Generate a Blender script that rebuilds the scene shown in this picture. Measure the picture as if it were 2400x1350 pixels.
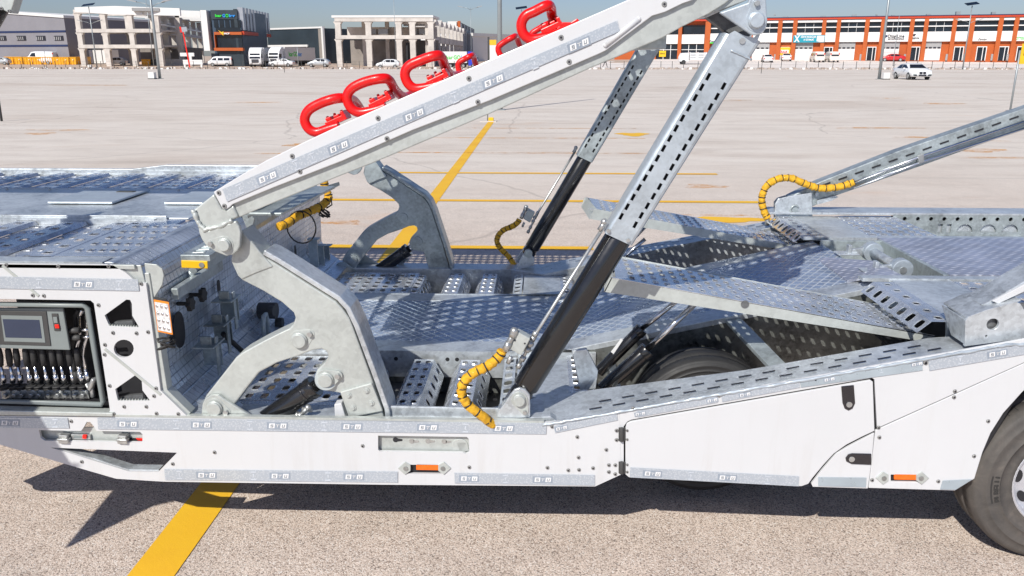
import bpy, bmesh, math, random
from mathutils import Vector as Vec, Matrix, noise
from mathutils.geometry import tessellate_polygon
rad = math.radians
random.seed(7)
scene = bpy.context.scene
for o in list(bpy.data.objects): bpy.data.objects.remove(o)
col = scene.collection
# ------------------------------------------------------------ camera, sky, sun, exposure
F_PX, PITCH, YAW, CAM_H, CAM_D = 1875.0, 16.2, 1.97, 2.12, 3.05
cam_data = bpy.data.cameras.new('camera'); cam = bpy.data.objects.new('camera', cam_data); col.objects.link(cam)
cam_data.sensor_width = 36; cam_data.lens = 36*F_PX/2400; cam_data.clip_start = .05; cam_data.clip_end = 4000
cam.location = (0, -CAM_D, CAM_H); cam.rotation_euler = (rad(90-PITCH), 0, rad(YAW)); scene.camera = cam
world = bpy.data.worlds.new('World'); scene.world = world; world.use_nodes = True
SUN_EL = math.atan2(1, math.hypot(1, .5)); LIGHT = Vec((.5, 1, -1)).normalized()
nt = world.node_tree; bg = nt.nodes['Background']; sky = nt.nodes.new('ShaderNodeTexSky')
sky.sky_type = 'NISHITA'; sky.sun_disc = False; sky.sun_elevation = SUN_EL
sky.sun_rotation = math.atan2(-.5, -1) ; sky.altitude = 1000; sky.air_density = 1.1; sky.dust_density = 1.6; sky.ozone_density = 3.0
tint = nt.nodes.new('ShaderNodeMix'); tint.data_type = 'RGBA'; tint.blend_type = 'MULTIPLY'; tint.inputs[0].default_value = 1; tint.inputs[7].default_value = (.97, .985, 1.17, 1)
nt.links.new(sky.outputs[0], tint.inputs[6]); nt.links.new(tint.outputs[2], bg.inputs[0]); bg.inputs[1].default_value = .07
sd = bpy.data.lights.new('sun', 'SUN'); sd.energy = 4.35; sd.angle = rad(.5); sd.color = (1, .962, .885)
sun = bpy.data.objects.new('sun', sd); col.objects.link(sun); sun.rotation_euler = LIGHT.to_track_quat('-Z', 'Y').to_euler(); sun.location = (-4, -8, 12)
scene.view_settings.view_transform = 'Standard'; scene.view_settings.look = 'None'; scene.view_settings.exposure = .13; scene.view_settings.gamma = 1

# ------------------------------------------------------------ measuring: photograph points onto real planes
_t, _y = rad(PITCH), rad(YAW)
CF = Vec((-math.sin(_y)*math.cos(_t), math.cos(_y)*math.cos(_t), -math.sin(_t)))
CR = Vec((math.cos(_y), math.sin(_y), 0)); CU = CR.cross(CF); CC = Vec((0, -CAM_D, CAM_H))
def ray(x, y): return CF*F_PX + CR*(x-1200) - CU*(y-675)
def V(x, y, Y): r = ray(x, y); return CC + r*((Y-CC.y)/r.y)          # on the vertical plane Y
def H(x, y, z): r = ray(x, y); return CC + r*((z-CC.z)/r.z)          # on the level plane z
def XP(x, y, X): r = ray(x, y); return CC + r*((X-CC.x)/r.x)         # on the cross plane X
def S(pts, Y): return [V(a, b, Y) for a, b in pts]
YC = 1.36                                                             # trailer centre line

# ------------------------------------------------------------ mesh builder
class MB:
    def __init__(s): s.v = []; s.f = []; s.sm = []; s.mi = []
    def add(s, vs, fs, sm=False, mi=0):
        n = len(s.v); s.v += [tuple(v) for v in vs]
        for f in fs: s.f.append([i+n for i in f]); s.sm.append(sm); s.mi.append(mi)
        return s
    def prism(s, pts, d, holes=(), mi=0):
        d = Vec(d); loops = [[Vec(p) for p in pts]] + [[Vec(p) for p in h] for h in holes]
        flat = [p for l in loops for p in l]; n = len(flat)
        tri = tessellate_polygon(loops) if (holes or len(pts) > 4) else [list(range(n))]
        fs = [list(t) for t in tri] + [[i+n for i in reversed(t)] for t in tri]
        k = 0
        for l in loops:
            m = len(l)
            for i in range(m): a, b = k+i, k+(i+1) % m; fs.append([a, b, b+n, a+n])
            k += m
        return s.add(flat + [p+d for p in flat], fs, mi=mi)
    def obox(s, o, a, b, c, mi=0):
        o, a, b, c = Vec(o), Vec(a), Vec(b), Vec(c)
        return s.prism([o, o+a, o+a+b, o+b], c, mi=mi)
    def box(s, x0, x1, y0, y1, z0, z1, mi=0): return s.obox((x0, y0, z0), (x1-x0, 0, 0), (0, y1-y0, 0), (0, 0, z1-z0), mi)
    def tube(s, path, r, n=10, closed=False, mi=0, caps=True):
        P = [Vec(p) for p in path]; m = len(P); R = r if isinstance(r, (list, tuple)) else [r]*m
        up = None; vs = []
        for i in range(m):
            a = P[(i-1) % m] if (closed or i) else P[0]; b = P[(i+1) % m] if (closed or i < m-1) else P[-1]
            t = (b-a).normalized()
            if up is None: up = t.orthogonal().normalized()
            up = (up - t*up.dot(t)); up = up.normalized() if up.length > 1e-6 else t.orthogonal().normalized()
            w = t.cross(up)
            for k in range(n): q = 2*math.pi*k/n; vs.append(P[i] + (up*math.cos(q)+w*math.sin(q))*R[i])
        fs = []
        for i in range(m if closed else m-1):
            for k in range(n): a = i*n+k; b = i*n+(k+1) % n; c = ((i+1) % m)*n+(k+1) % n; d = ((i+1) % m)*n+k; fs.append([a, b, c, d])
        s.add(vs, fs, True, mi)
        if caps and not closed:
            s.add(vs[:n], [list(range(n))], mi=mi); s.add(vs[-n:], [list(range(n))], mi=mi)
        return s
    def cyl(s, a, b, r, n=20, mi=0, r2=None): return s.tube([a, b], [r, r if r2 is None else r2], n, mi=mi)
    def sphere(s, c, r, n=8, mi=0, sq=(1, 1, 1)):
        c = Vec(c); vs = []; fs = []
        for i in range(n+1):
            for k in range(2*n): a = math.pi*i/n; b = math.pi*k/n; vs.append(c+Vec((math.sin(a)*math.cos(b)*sq[0], math.sin(a)*math.sin(b)*sq[1], math.cos(a)*sq[2]))*r)
        for i in range(n):
            for k in range(2*n): fs.append([i*2*n+k, i*2*n+(k+1) % (2*n), (i+1)*2*n+(k+1) % (2*n), (i+1)*2*n+k])
        return s.add(vs, fs, True, mi)
    def build(s, name, mats, parent=None, bevel=0, mirror=False):
        me = bpy.data.meshes.new(name); me.from_pydata(s.v, [], s.f); me.update()
        for i, p in enumerate(me.polygons): p.use_smooth = s.sm[i]; p.material_index = s.mi[i]
        for m in (mats if isinstance(mats, (list, tuple)) else [mats]): me.materials.append(m)
        bm = bmesh.new(); bm.from_mesh(me); bmesh.ops.remove_doubles(bm, verts=bm.verts, dist=1e-5)
        bmesh.ops.recalc_face_normals(bm, faces=bm.faces); bm.to_mesh(me); bm.free()
        o = bpy.data.objects.new(name, me); col.objects.link(o)
        if bevel:
            b = o.modifiers.new('bevel', 'BEVEL'); b.width = bevel; b.segments = 2; b.limit_method = 'ANGLE'; b.angle_limit = rad(50); b.harden_normals = False
        if parent: adopt(o, parent)
        if mirror: mirrored(o, parent)
        return o
def wloc(p):
    v = Vec(p.location); q = p.parent
    while q: v = v + Vec(q.location); q = q.parent
    return v
def adopt(o, parent):
    o.parent = parent; o.matrix_parent_inverse = Matrix.Translation(-wloc(parent)) if parent.type == 'EMPTY' else Matrix.Identity(4)
def mirrored(o, parent):
    c = o.copy(); c.data = o.data.copy(); col.objects.link(c)
    for v in c.data.vertices: v.co.y = 2*YC - v.co.y
    c.data.flip_normals(); c['_twin'] = 1
    if parent: adopt(c, parent)
    return c
def tag(o, label, cat, group=None, kind=None):
    if label: o['label'] = label
    if cat: o['category'] = cat
    if group: o['group'] = group
    if kind: o['kind'] = kind
    return o
def thing(name, loc, label, cat, group=None):
    e = bpy.data.objects.new(name, None); e.location = loc; e.empty_display_size = .2; col.objects.link(e)
    return tag(e, label, cat, group)
def struct(o): o['kind'] = 'structure'; return o

# ------------------------------------------------------------ materials
def mat(name):
    m = bpy.data.materials.new(name); m.use_nodes = True; n = m.node_tree
    return m, n, n.nodes['Principled BSDF']
def nd(n, t, **k):
    x = n.nodes.new(t)
    for a, b in k.items(): setattr(x, a, b)
    return x
def ramp(n, src, stops):
    r = nd(n, 'ShaderNodeValToRGB'); e = r.color_ramp.elements
    while len(e) > 1: e.remove(e[0])
    e[0].position, e[0].color = stops[0][0], (*stops[0][1], 1)
    for p, c in stops[1:]: q = e.new(p); q.color = (*c, 1)
    n.links.new(src, r.inputs[0]); return r.outputs[0]
def coords(n): return nd(n, 'ShaderNodeTexCoord').outputs['Object']
def nz(n, co, sc, det=4, ro=.6, dis=0):
    x = nd(n, 'ShaderNodeTexNoise'); x.inputs['Scale'].default_value = sc; x.inputs['Detail'].default_value = det
    x.inputs['Roughness'].default_value = ro; x.inputs['Distortion'].default_value = dis; n.links.new(co, x.inputs['Vector']); return x.outputs['Fac']
def vor(n, co, sc, feature='F1', out='Distance'):
    x = nd(n, 'ShaderNodeTexVoronoi'); x.feature = feature; x.inputs['Scale'].default_value = sc; n.links.new(co, x.inputs['Vector']); return x.outputs[out]
def mth(n, op, a, b=None, c=None):
    x = nd(n, 'ShaderNodeMath', operation=op)
    for i, q in enumerate((a, b, c)):
        if q is None: continue
        if isinstance(q, (int, float)): x.inputs[i].default_value = q
        else: n.links.new(q, x.inputs[i])
    return x.outputs[0]
def mixc(n, f, a, b, mode='MIX'):
    x = nd(n, 'ShaderNodeMix', data_type='RGBA', blend_type=mode)
    for i, q in ((0, f), (6, a), (7, b)):
        if isinstance(q, (int, float)): x.inputs[i].default_value = q
        elif isinstance(q, tuple): x.inputs[i].default_value = (*q, 1)
        else: n.links.new(q, x.inputs[i])
    return x.outputs[2]
def bump(n, b, h, st=.3, dist=.01):
    x = nd(n, 'ShaderNodeBump'); x.inputs['Strength'].default_value = st; x.inputs['Distance'].default_value = dist
    n.links.new(h, x.inputs['Height']); n.links.new(x.outputs[0], b.inputs['Normal'])
def plain(name, c, rough=.5, metal=0, var=.12, vsc=3, coat=0, bmp=0, emit=0):
    m, n, b = mat(name); co = coords(n); f = nz(n, co, vsc, 5)
    d = tuple(max(0, x*(1-var)) for x in c); l = tuple(min(1, x*(1+var*.6)) for x in c)
    n.links.new(ramp(n, f, [(.3, d), (.7, l)]), b.inputs['Base Color'])
    b.inputs['Metallic'].default_value = metal; b.inputs['Coat Weight'].default_value = coat
    n.links.new(mth(n, 'MULTIPLY_ADD', nz(n, co, vsc*4, 3), .25, rough-.12), b.inputs['Roughness'])
    if bmp: bump(n, b, nz(n, co, vsc*8, 4), bmp, .004)
    if emit: b.inputs['Emission Color'].default_value = (*c, 1); b.inputs['Emission Strength'].default_value = emit
    return m
def galv(name, c, metal=.6, rough=.38, var=.22, bmp=.12):
    m, n, b = mat(name); co = coords(n)
    sp = vor(n, co, 70, out='Color'); sx = nd(n, 'ShaderNodeSeparateColor'); n.links.new(sp, sx.inputs[0])
    big = nz(n, co, 3.2, 6, .62, .6); fine = nz(n, co, 22, 5, .6)
    f = mth(n, 'ADD', mth(n, 'MULTIPLY', big, .62), mth(n, 'ADD', mth(n, 'MULTIPLY', sx.outputs[0], .10), mth(n, 'MULTIPLY', fine, .28)))
    d = tuple(x*(1-var*1.4) for x in c); l = tuple(min(1, x*(1+var)) for x in c)
    cc = ramp(n, f, [(.34, d), (.5, c), (.66, l)])
    st = ramp(n, nz(n, co, 9, 8, .75, 1.5), [(.66, (0, 0, 0)), (.74, (1, 1, 1))])
    cc = mixc(n, mth(n, 'MULTIPLY', st, .35), cc, tuple(x*.55 for x in c))
    n.links.new(cc, b.inputs['Base Color']); b.inputs['Metallic'].default_value = metal
    n.links.new(mth(n, 'MULTIPLY_ADD', f, .4, rough-.2), b.inputs['Roughness'])
    bump(n, b, mth(n, 'ADD', mth(n, 'MULTIPLY', nz(n, co, 6, 3), 1.0), mth(n, 'MULTIPLY', fine, .12)), bmp, .012)
    return m
def diamond(name, c, ax, a, b_, lw, line, metal=.55, rough=.36, dash=False):
    m, n, b = mat(name); co = coords(n); sx = nd(n, 'ShaderNodeSeparateXYZ'); n.links.new(co, sx.inputs[0])
    u = mth(n, 'DIVIDE', sx.outputs[ax[0]], a); v = mth(n, 'DIVIDE', sx.outputs[ax[1]], b_)
    if dash:   # short raised lozenges, alternate rows shifted
        row = mth(n, 'FLOOR', v); uu = mth(n, 'FRACT', mth(n, 'ADD', u, mth(n, 'MULTIPLY', row, .5)))
        vv = mth(n, 'FRACT', v)
        du = mth(n, 'MULTIPLY', mth(n, 'ABSOLUTE', mth(n, 'SUBTRACT', uu, .5)), 2.3); dv = mth(n, 'MULTIPLY', mth(n, 'ABSOLUTE', mth(n, 'SUBTRACT', vv, .5)), 3.6)
        h = mth(n, 'SUBTRACT', 1, mth(n, 'MINIMUM', mth(n, 'ADD', du, dv), 1)); h = mth(n, 'MINIMUM', mth(n, 'MULTIPLY', h, 2.2), 1)
    else:
        p = mth(n, 'ADD', u, v); q = mth(n, 'SUBTRACT', u, v)
        if dash is None: p, q = u, v
        g = []
        for w in (p, q):
            d = mth(n, 'ABSOLUTE', mth(n, 'SUBTRACT', mth(n, 'FRACT', w), .5))
            g.append(mth(n, 'SUBTRACT', 1, mth(n, 'MINIMUM', mth(n, 'DIVIDE', d, lw), 1)))
        h = mth(n, 'MAXIMUM', g[0], g[1])
    brk = ramp(n, nz(n, co, 14, 3), [(.3, (.25,)*3), (.6, (1, 1, 1))])
    wear = ramp(n, nz(n, co, 3, 6, .7, 1), [(.35, tuple(x*.72 for x in c)), (.65, tuple(x*1.15 for x in c))])
    n.links.new(mixc(n, mth(n, 'MULTIPLY', h, brk), wear, line), b.inputs['Base Color'])
    b.inputs['Metallic'].default_value = metal
    n.links.new(mth(n, 'MULTIPLY_ADD', nz(n, co, 8, 4), .3, rough-.15), b.inputs['Roughness'])
    bump(n, b, h, .55, .004); return m

M = {}
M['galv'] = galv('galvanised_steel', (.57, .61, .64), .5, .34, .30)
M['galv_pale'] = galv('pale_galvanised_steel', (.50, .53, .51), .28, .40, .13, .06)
M['galv_far'] = galv('shaded_galvanised_steel', (.42, .47, .48), .5, .38, .30)  # same steel with shade put into the colour, for far and recessed parts
M['galv_dark'] = galv('dark_galvanised_steel', (.16, .165, .17), .4, .5, .4)  # much darker tone of the steel, for parts under and behind others
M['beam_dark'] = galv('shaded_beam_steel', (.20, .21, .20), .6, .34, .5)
M['tread'] = galv('tread_steel', (.66, .69, .73), .7, .26, .25, .08)
M['sleeve'] = galv('sleeve_steel', (.50, .56, .61), .45, .36, .16, .06)
M['plate_low'] = diamond('diamond_plate', (.36, .44, .58), (0, 1), .062, .066, .17, (.88, .94, 1), .5, .28)  # blue of the reflected sky is put into the base colour
M['plate_wall'] = diamond('ribbed_plate', (.66, .72, .80), (1, 2), .036, .036, .09, (.18, .21, .27), .5, .30, None)
M['plate_rear'] = diamond('lozenge_plate', (.40, .43, .54), (0, 1), .062, .034, .1, (.88, .89, .95), .45, .34, True)
M['white'] = plain('white_painted_panel', (.655, .65, .65), .34, 0, .035, 1.3, .25)
def white_paint():
    m, n, b = mat('white_painted_panel'); co = coords(n)
    mp = nd(n, 'ShaderNodeMapping'); mp.inputs['Scale'].default_value = (9, 3, .9); n.links.new(co, mp.inputs[0])
    st = nz(n, mp.outputs[0], 1.3, 7, .7, .4); sx = nd(n, 'ShaderNodeSeparateXYZ'); n.links.new(co, sx.inputs[0])
    low = nd(n, 'ShaderNodeMapRange'); low.inputs[1].default_value = .62; low.inputs[2].default_value = .34; n.links.new(sx.outputs[2], low.inputs[0])
    dirt = ramp(n, st, [(.52, (0, 0, 0)), (.78, (1, 1, 1))])
    c = ramp(n, nz(n, co, 1.1, 5), [(.3, (.60, .61, .625)), (.7, (.64, .65, .665))])
    c = mixc(n, mth(n, 'MULTIPLY', dirt, mth(n, 'MULTIPLY_ADD', low.outputs[0], .22, .10)), c, (.42, .38, .33))
    sp = ramp(n, nz(n, co, 55, 6, .8), [(.735, (0, 0, 0)), (.76, (1, 1, 1))]); c = mixc(n, mth(n, 'MULTIPLY', sp, .5), c, (.20, .18, .16))
    n.links.new(c, b.inputs['Base Color']); n.links.new(mth(n, 'MULTIPLY_ADD', st, .25, .22), b.inputs['Roughness']); b.inputs['Coat Weight'].default_value = .2; b.inputs['Coat Roughness'].default_value = .12
    bump(n, b, nz(n, co, 2.2, 2), .05, .02); return m
M['white'] = white_paint()
M['black'] = plain('black_paint', (.012, .012, .013), .22, 0, .3, 4, .6)
M['rubber'] = plain('rubber', (.03, .03, .031), .62, 0, .3, 6, 0, .2)
M['chrome'] = plain('chrome', (.75, .76, .78), .18, 1, .05)
M['steel'] = plain('zinc_fitting', (.55, .56, .55), .36, .75, .2, 20)
M['bolt'] = plain('bolt_zinc', (.33, .33, .32), .42, .5, .2, 30)
M['red'] = plain('red_enamel', (.78, .005, .004), .33, 0, .08, 8, .2, .15)
M['yellow'] = plain('yellow_hose_cover', (.88, .47, .015), .45, 0, .22, 45, .15, 1.0)
M['yellowpaint'] = plain('yellow_paint', (.85, .50, .01), .45, 0, .1, 8)
M['amber'] = plain('amber_lens', (.85, .16, .005), .12, 0, .15, 40, .7)
M['screen'] = plain('screen_glass', (.03, .045, .09), .12, 0, .2, 2, .5)
M['bezel'] = plain('grey_bezel', (.22, .25, .25), .4, 0, .1)
M['led'] = plain('led_lens', (.85, .86, .88), .2, .3, .3, 60)
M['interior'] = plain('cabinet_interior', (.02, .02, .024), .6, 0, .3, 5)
M['redbutton'] = plain('red_button', (.85, .02, .01), .35)
M['glass'] = plain('dark_glass', (.010, .018, .030), .12, 0, .5, .4, 0)
M['carglass'] = plain('car_glass', (.012, .014, .018), .08, 0, .3, 1, .5)
M['carwhite'] = plain('white_car_paint', (.78, .79, .80), .25, 0, .03, 1, .5)
M['carred'] = plain('red_car_paint', (.55, .02, .02), .25, 0, .05, 1, .5)
M['carblack'] = plain('black_car_paint', (.02, .018, .022), .2, 0, .05, 1, .5)
M['carsilver'] = plain('silver_car_paint', (.55, .57, .58), .3, .3, .05, 1, .5)
M['cream'] = plain('cream_van_paint', (.72, .68, .62), .35, 0, .04, 1, .3)
M['blue'] = plain('blue_cab_paint', (.02, .05, .6), .3, 0, .05, 1, .4)
M['concrete'] = plain('raw_concrete', (.62, .575, .53), .85, 0, .2, .7)
M['concrete_dark'] = plain('dark_concrete', (.30, .27, .245), .9, 0, .25, .5)  # darker tone of the concrete, on back walls and a lower beam
M['orange'] = plain('orange_cladding', (.47, .098, .014), .55, 0, .12, .4)
M['redband'] = plain('red_roof_band', (.52, .05, .015), .5, 0, .1, .5)
M['wallwhite'] = plain('white_cladding', (.76, .75, .73), .5, 0, .05, .4)
M['shutter'] = plain('grey_shutter_panel', (.34, .34, .34), .5, 0, .05, 2)
M['greywall'] = plain('grey_cladding', (.24, .235, .26), .6, 0, .08, .3)
M['bluestripe'] = plain('navy_stripe', (.015, .03, .10), .5)
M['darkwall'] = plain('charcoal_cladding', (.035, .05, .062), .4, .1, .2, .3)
M['navy'] = plain('slate_blue_cladding', (.05, .085, .13), .4, .1, .1, .3)
M['finmat'] = plain('aluminium_fins', (.42, .44, .48), .4, .5, .1, .5)
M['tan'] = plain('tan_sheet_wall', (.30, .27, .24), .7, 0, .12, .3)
M['bannerteal'] = plain('teal_banner', (.01, .30, .40), .5)
M['banneryel'] = plain('yellow_banner', (.85, .50, .02), .5)
M['logogreen'] = plain('green_lettering', (.03, .62, .05), .4, emit=0)
M['logoblue'] = plain('blue_lettering', (.03, .30, .80), .4)
M['ink'] = plain('black_lettering', (.02, .02, .03), .5)
M['inkwhite'] = plain('white_lettering', (.8, .8, .8), .5)
M['skip'] = plain('yellow_skip_paint', (.82, .40, .015), .45, 0, .1, 1)
M['rubble'] = plain('rubble_stone', (.46, .38, .33), .9, 0, .35, 1.5, 0, .5)
M['dirt'] = plain('sandy_soil', (.52, .40, .31), .95, 0, .2, .6)
M['pole'] = plain('galvanised_pole', (.34, .37, .38), .45, .5, .1, 1)
M['dark'] = plain('dark_post', (.06, .06, .06), .6)
M['cloth'] = plain('dark_clothing', (.03, .03, .035), .8)
M['skin'] = plain('skin', (.45, .28, .2), .6)
M['block'] = plain('grey_blocks', (.40, .40, .39), .9, 0, .15, 3)
M['brick'] = plain('pale_bricks', (.58, .40, .30), .9, 0, .15, 3)
M['hivis'] = plain('orange_lamp_edge', (.8, .25, .02), .4)

def reflective():
    m, n, b = mat('reflective_strip'); co = coords(n)
    mp = nd(n, 'ShaderNodeMapping'); mp.inputs['Rotation'].default_value = (rad(90), 0, 0); n.links.new(co, mp.inputs[0])
    d = vor(n, mp.outputs[0], 120, 'F1'); d2 = nz(n, co, 5, 4)
    c = ramp(n, d, [(.25, (.57, .61, .655)), (.5, (.44, .49, .55))])
    c = mixc(n, mth(n, 'MULTIPLY', d2, .35), c, (.50, .54, .59))
    n.links.new(c, b.inputs['Base Color']); b.inputs['Roughness'].default_value = .28; b.inputs['Metallic'].default_value = .25; return m
M['strip'] = reflective()
M['strip_bare'] = plain('plain_reflective_film', (.42, .49, .54), .3, .25, .12, 6)

def ground_mat():
    m, n, b = mat('concrete_lot'); co = coords(n)
    ck = nd(n, 'ShaderNodeTexVoronoi'); ck.inputs['Scale'].default_value = 185; n.links.new(co, ck.inputs['Vector'])
    sc = nd(n, 'ShaderNodeSeparateColor'); n.links.new(ck.outputs['Color'], sc.inputs[0])
    peb = ramp(n, sc.outputs[0], [(0, (.21, .18, .165)), (.10, (.44, .36, .31)), (.30, (.66, .56, .49)), (.60, (.77, .685, .615)), (.84, (.84, .715, .63)), (1, (.92, .90, .87))])
    gap = ramp(n, ck.outputs['Distance'], [(.5, (1, 1, 1)), (.9, (.6, .56, .53))])
    near = mixc(n, 1, peb, gap, 'MULTIPLY'); near = mixc(n, 1, near, ramp(n, nz(n, co, 3.5, 6, .7), [(.3, (.84, .82, .80)), (.65, (1.04, 1.02, 1.0))]), 'MULTIPLY')
    sx = nd(n, 'ShaderNodeSeparateXYZ'); n.links.new(co, sx.inputs[0])
    mp = nd(n, 'ShaderNodeMapping'); mp.inputs['Scale'].default_value = (.35, 1.0, 1); mp.inputs['Rotation'].default_value = (0, 0, .12); n.links.new(co, mp.inputs[0])
    big = nz(n, mp.outputs[0], .16, 6, .62, .8); mid = nz(n, mp.outputs[0], 1.1, 6, .65, .5)
    far = ramp(n, mid, [(.3, (.585, .53, .47)), (.5, (.71, .66, .595)), (.72, (.785, .74, .675))])
    t = nd(n, 'ShaderNodeMapRange'); t.inputs[1].default_value = 3; t.inputs[2].default_value = 14; t.inputs[3].default_value = .0; t.inputs[4].default_value = .72
    n.links.new(sx.outputs[1], t.inputs[0])
    c = mixc(n, t.outputs[0], near, far)
    bt = ramp(n, big, [(.30, (.84, .80, .77)), (.5, (.97, .96, .95)), (.68, (1.0, 1.0, 1.0))]); c = mixc(n, 1, c, bt, 'MULTIPLY')
    # dusty ochre smears and dark oil or crack marks
    oc = ramp(n, nz(n, mp.outputs[0], .42, 5, .7, 1.2), [(.62, (0, 0, 0)), (.70, (1, 1, 1))]); c = mixc(n, mth(n, 'MULTIPLY', oc, .35), c, (.60, .42, .30))
    mp2 = nd(n, 'ShaderNodeMapping'); mp2.inputs['Scale'].default_value = (.25, 1.6, 1); mp2.inputs['Rotation'].default_value = (0, 0, -.25); n.links.new(co, mp2.inputs[0])
    dk = ramp(n, nz(n, mp2.outputs[0], .9, 8, .75, 2), [(.66, (0, 0, 0)), (.72, (1, 1, 1))]); c = mixc(n, mth(n, 'MULTIPLY', dk, .30), c, (.25, .22, .20))
    cr = nd(n, 'ShaderNodeTexVoronoi'); cr.feature = 'DISTANCE_TO_EDGE'; cr.inputs['Scale'].default_value = .085
    ds = nd(n, 'ShaderNodeVectorMath', operation='ADD'); nn = nd(n, 'ShaderNodeTexNoise'); nn.inputs['Scale'].default_value = .5; nn.inputs['Detail'].default_value = 6; n.links.new(co, nn.inputs['Vector'])
    n.links.new(co, ds.inputs[0]); n.links.new(nn.outputs['Color'], ds.inputs[1]); n.links.new(ds.outputs[0], cr.inputs['Vector'])
    ck2 = ramp(n, cr.outputs['Distance'], [(0.0, (1, 1, 1)), (.0035, (0, 0, 0))]); c = mixc(n, mth(n, 'MULTIPLY', ck2, .35), c, (.2, .17, .15))
    oil = ramp(n, nz(n, co, 2.6, 3, .5), [(.72, (0, 0, 0)), (.78, (1, 1, 1))]); c = mixc(n, mth(n, 'MULTIPLY', oil, .28), c, (.16, .14, .13))
    tm = nd(n, 'ShaderNodeMapping'); tm.inputs['Rotation'].default_value = (0, 0, .35); tm.inputs['Scale'].default_value = (.03, 1.4, 1); n.links.new(co, tm.inputs[0])
    tr_ = ramp(n, nz(n, tm.outputs[0], 1.0, 4, .6), [(.60, (0, 0, 0)), (.68, (1, 1, 1))]); c = mixc(n, mth(n, 'MULTIPLY', tr_, .14), c, (.30, .27, .25))
    n.links.new(c, b.inputs['Base Color']); b.inputs['Roughness'].default_value = .88
    h = mth(n, 'SUBTRACT', 1, ck.outputs['Distance']); bump(n, b, h, .5, .004); return m
M['lot'] = ground_mat()
def line_mat():
    m, n, b = mat('worn_yellow_line'); co = coords(n)
    f = nz(n, co, 30, 8, .75); big = nz(n, co, 1.2, 4)
    n.links.new(ramp(n, big, [(.3, (.80, .42, .02)), (.7, (.88, .53, .02))]), b.inputs['Base Color'])
    b.inputs['Roughness'].default_value = .6; bump(n, b, f, .5, .004)
    a = ramp(n, mth(n, 'ADD', mth(n, 'MULTIPLY', f, .6), mth(n, 'MULTIPLY', big, .4)), [(.33, (0, 0, 0)), (.36, (1, 1, 1))]); n.links.new(a, b.inputs['Alpha']); return m
M['line'] = line_mat()
def faint_mat():
    m, n, b = mat('faded_yellow_line'); co = coords(n)
    f = nz(n, co, 2.2, 8, .75); b.inputs['Base Color'].default_value = (.78, .36, .06, 1); b.inputs['Roughness'].default_value = .7
    a = ramp(n, f, [(.42, (0, 0, 0)), (.62, (.75, .75, .75))]); n.links.new(a, b.inputs['Alpha']); return m
M['faint'] = faint_mat()

# ------------------------------------------------------------ setting: ground, terrain, markings
def ground_z(x, y):
    t = min(1, max(0, (y-133)/40)); k = min(1, max(0, (x+20)/45)); k = k*k*(3-2*k)
    return t*(.42+.93*k)
def T(px, py):                                                        # photograph point onto the terrain
    r = ray(px, py); y = 60.0
    while y < 420:
        p = CC + r*((y-CC.y)/r.y)
        if p.z <= ground_z(p.x, p.y): return Vec((p.x, p.y, ground_z(p.x, p.y)))
        y += .25
    return Vec((p.x, p.y, ground_z(p.x, p.y)))
mb = MB(); mb.add([(-300, -40, 0), (300, -40, 0), (300, 131, 0), (-300, 131, 0)], [[0, 1, 2, 3]])
struct(mb.build('ground', M['lot']))
mb = MB(); xs = [-1500, -400, -200, -140, -100, -60, -30, -20, -10, 0, 8, 16, 25, 60, 110, 160, 260, 500, 1500]; ys = [131, 133, 138, 145, 153, 162, 173, 200, 300, 600, 2500]
vs = [(x, y, ground_z(x, y)) for y in ys for x in xs]; n = len(xs)
mb.add(vs, [[j*n+i, j*n+i+1, (j+1)*n+i+1, (j+1)*n+i] for j in range(len(ys)-1) for i in range(n-1)], True)
struct(mb.build('far_ground', M['dirt']))
mb = MB(); xs2 = [-4, 10, 25, 60, 110, 160]; ys2 = [134.5, 138, 145, 153, 162, 173, 190]
vs = [(x, y, ground_z(x, y)+.02) for y in ys2 for x in xs2]; n = len(xs2)
mb.add(vs, [[j*n+i, j*n+i+1, (j+1)*n+i+1, (j+1)*n+i] for j in range(len(ys2)-1) for i in range(n-1)], True)
M['apron'] = plain('pale_concrete_apron', (.78, .71, .65), .85, 0, .07, .4)
struct(mb.build('concrete_apron', M['apron']))
def marking(name, x0, x1, y0, y1, m, z=.004):
    mb = MB(); k = max(1, int(max(x1-x0, y1-y0)/2)); vs = []
    for i in range(k+1):
        t = i/k
        if y1-y0 > x1-x0: vs += [(x0, y0+(y1-y0)*t, z), (x1, y0+(y1-y0)*t, z)]
        else: vs += [(x0+(x1-x0)*t, y0, z), (x0+(x1-x0)*t, y1, z)]
    mb.add(vs, [[2*i, 2*i+1, 2*i+3, 2*i+2] for i in range(k)]); return struct(mb.build(name, m))
marking('road_marking', -1.73, -1.53, -.7, 24.2, M['line'])
for y, x0, x1, m in ((5.89, -3.1, .62, 'line'), (8.98, -3.3, 3.3, 'line'), (11.95, -3.25, 3.3, 'line'), (15.2, -3.3, 3.0, 'faint'), (18.6, -3.2, 2.8, 'faint'), (21.6, -3.2, 2.9, 'faint')):
    marking('road_marking', x0, x1, y-.08, y+.08, M[m], .006)
random.seed(3)
M['smear'] = faint_mat(); M['smear'].name = 'worn_arrow_paint'
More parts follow.
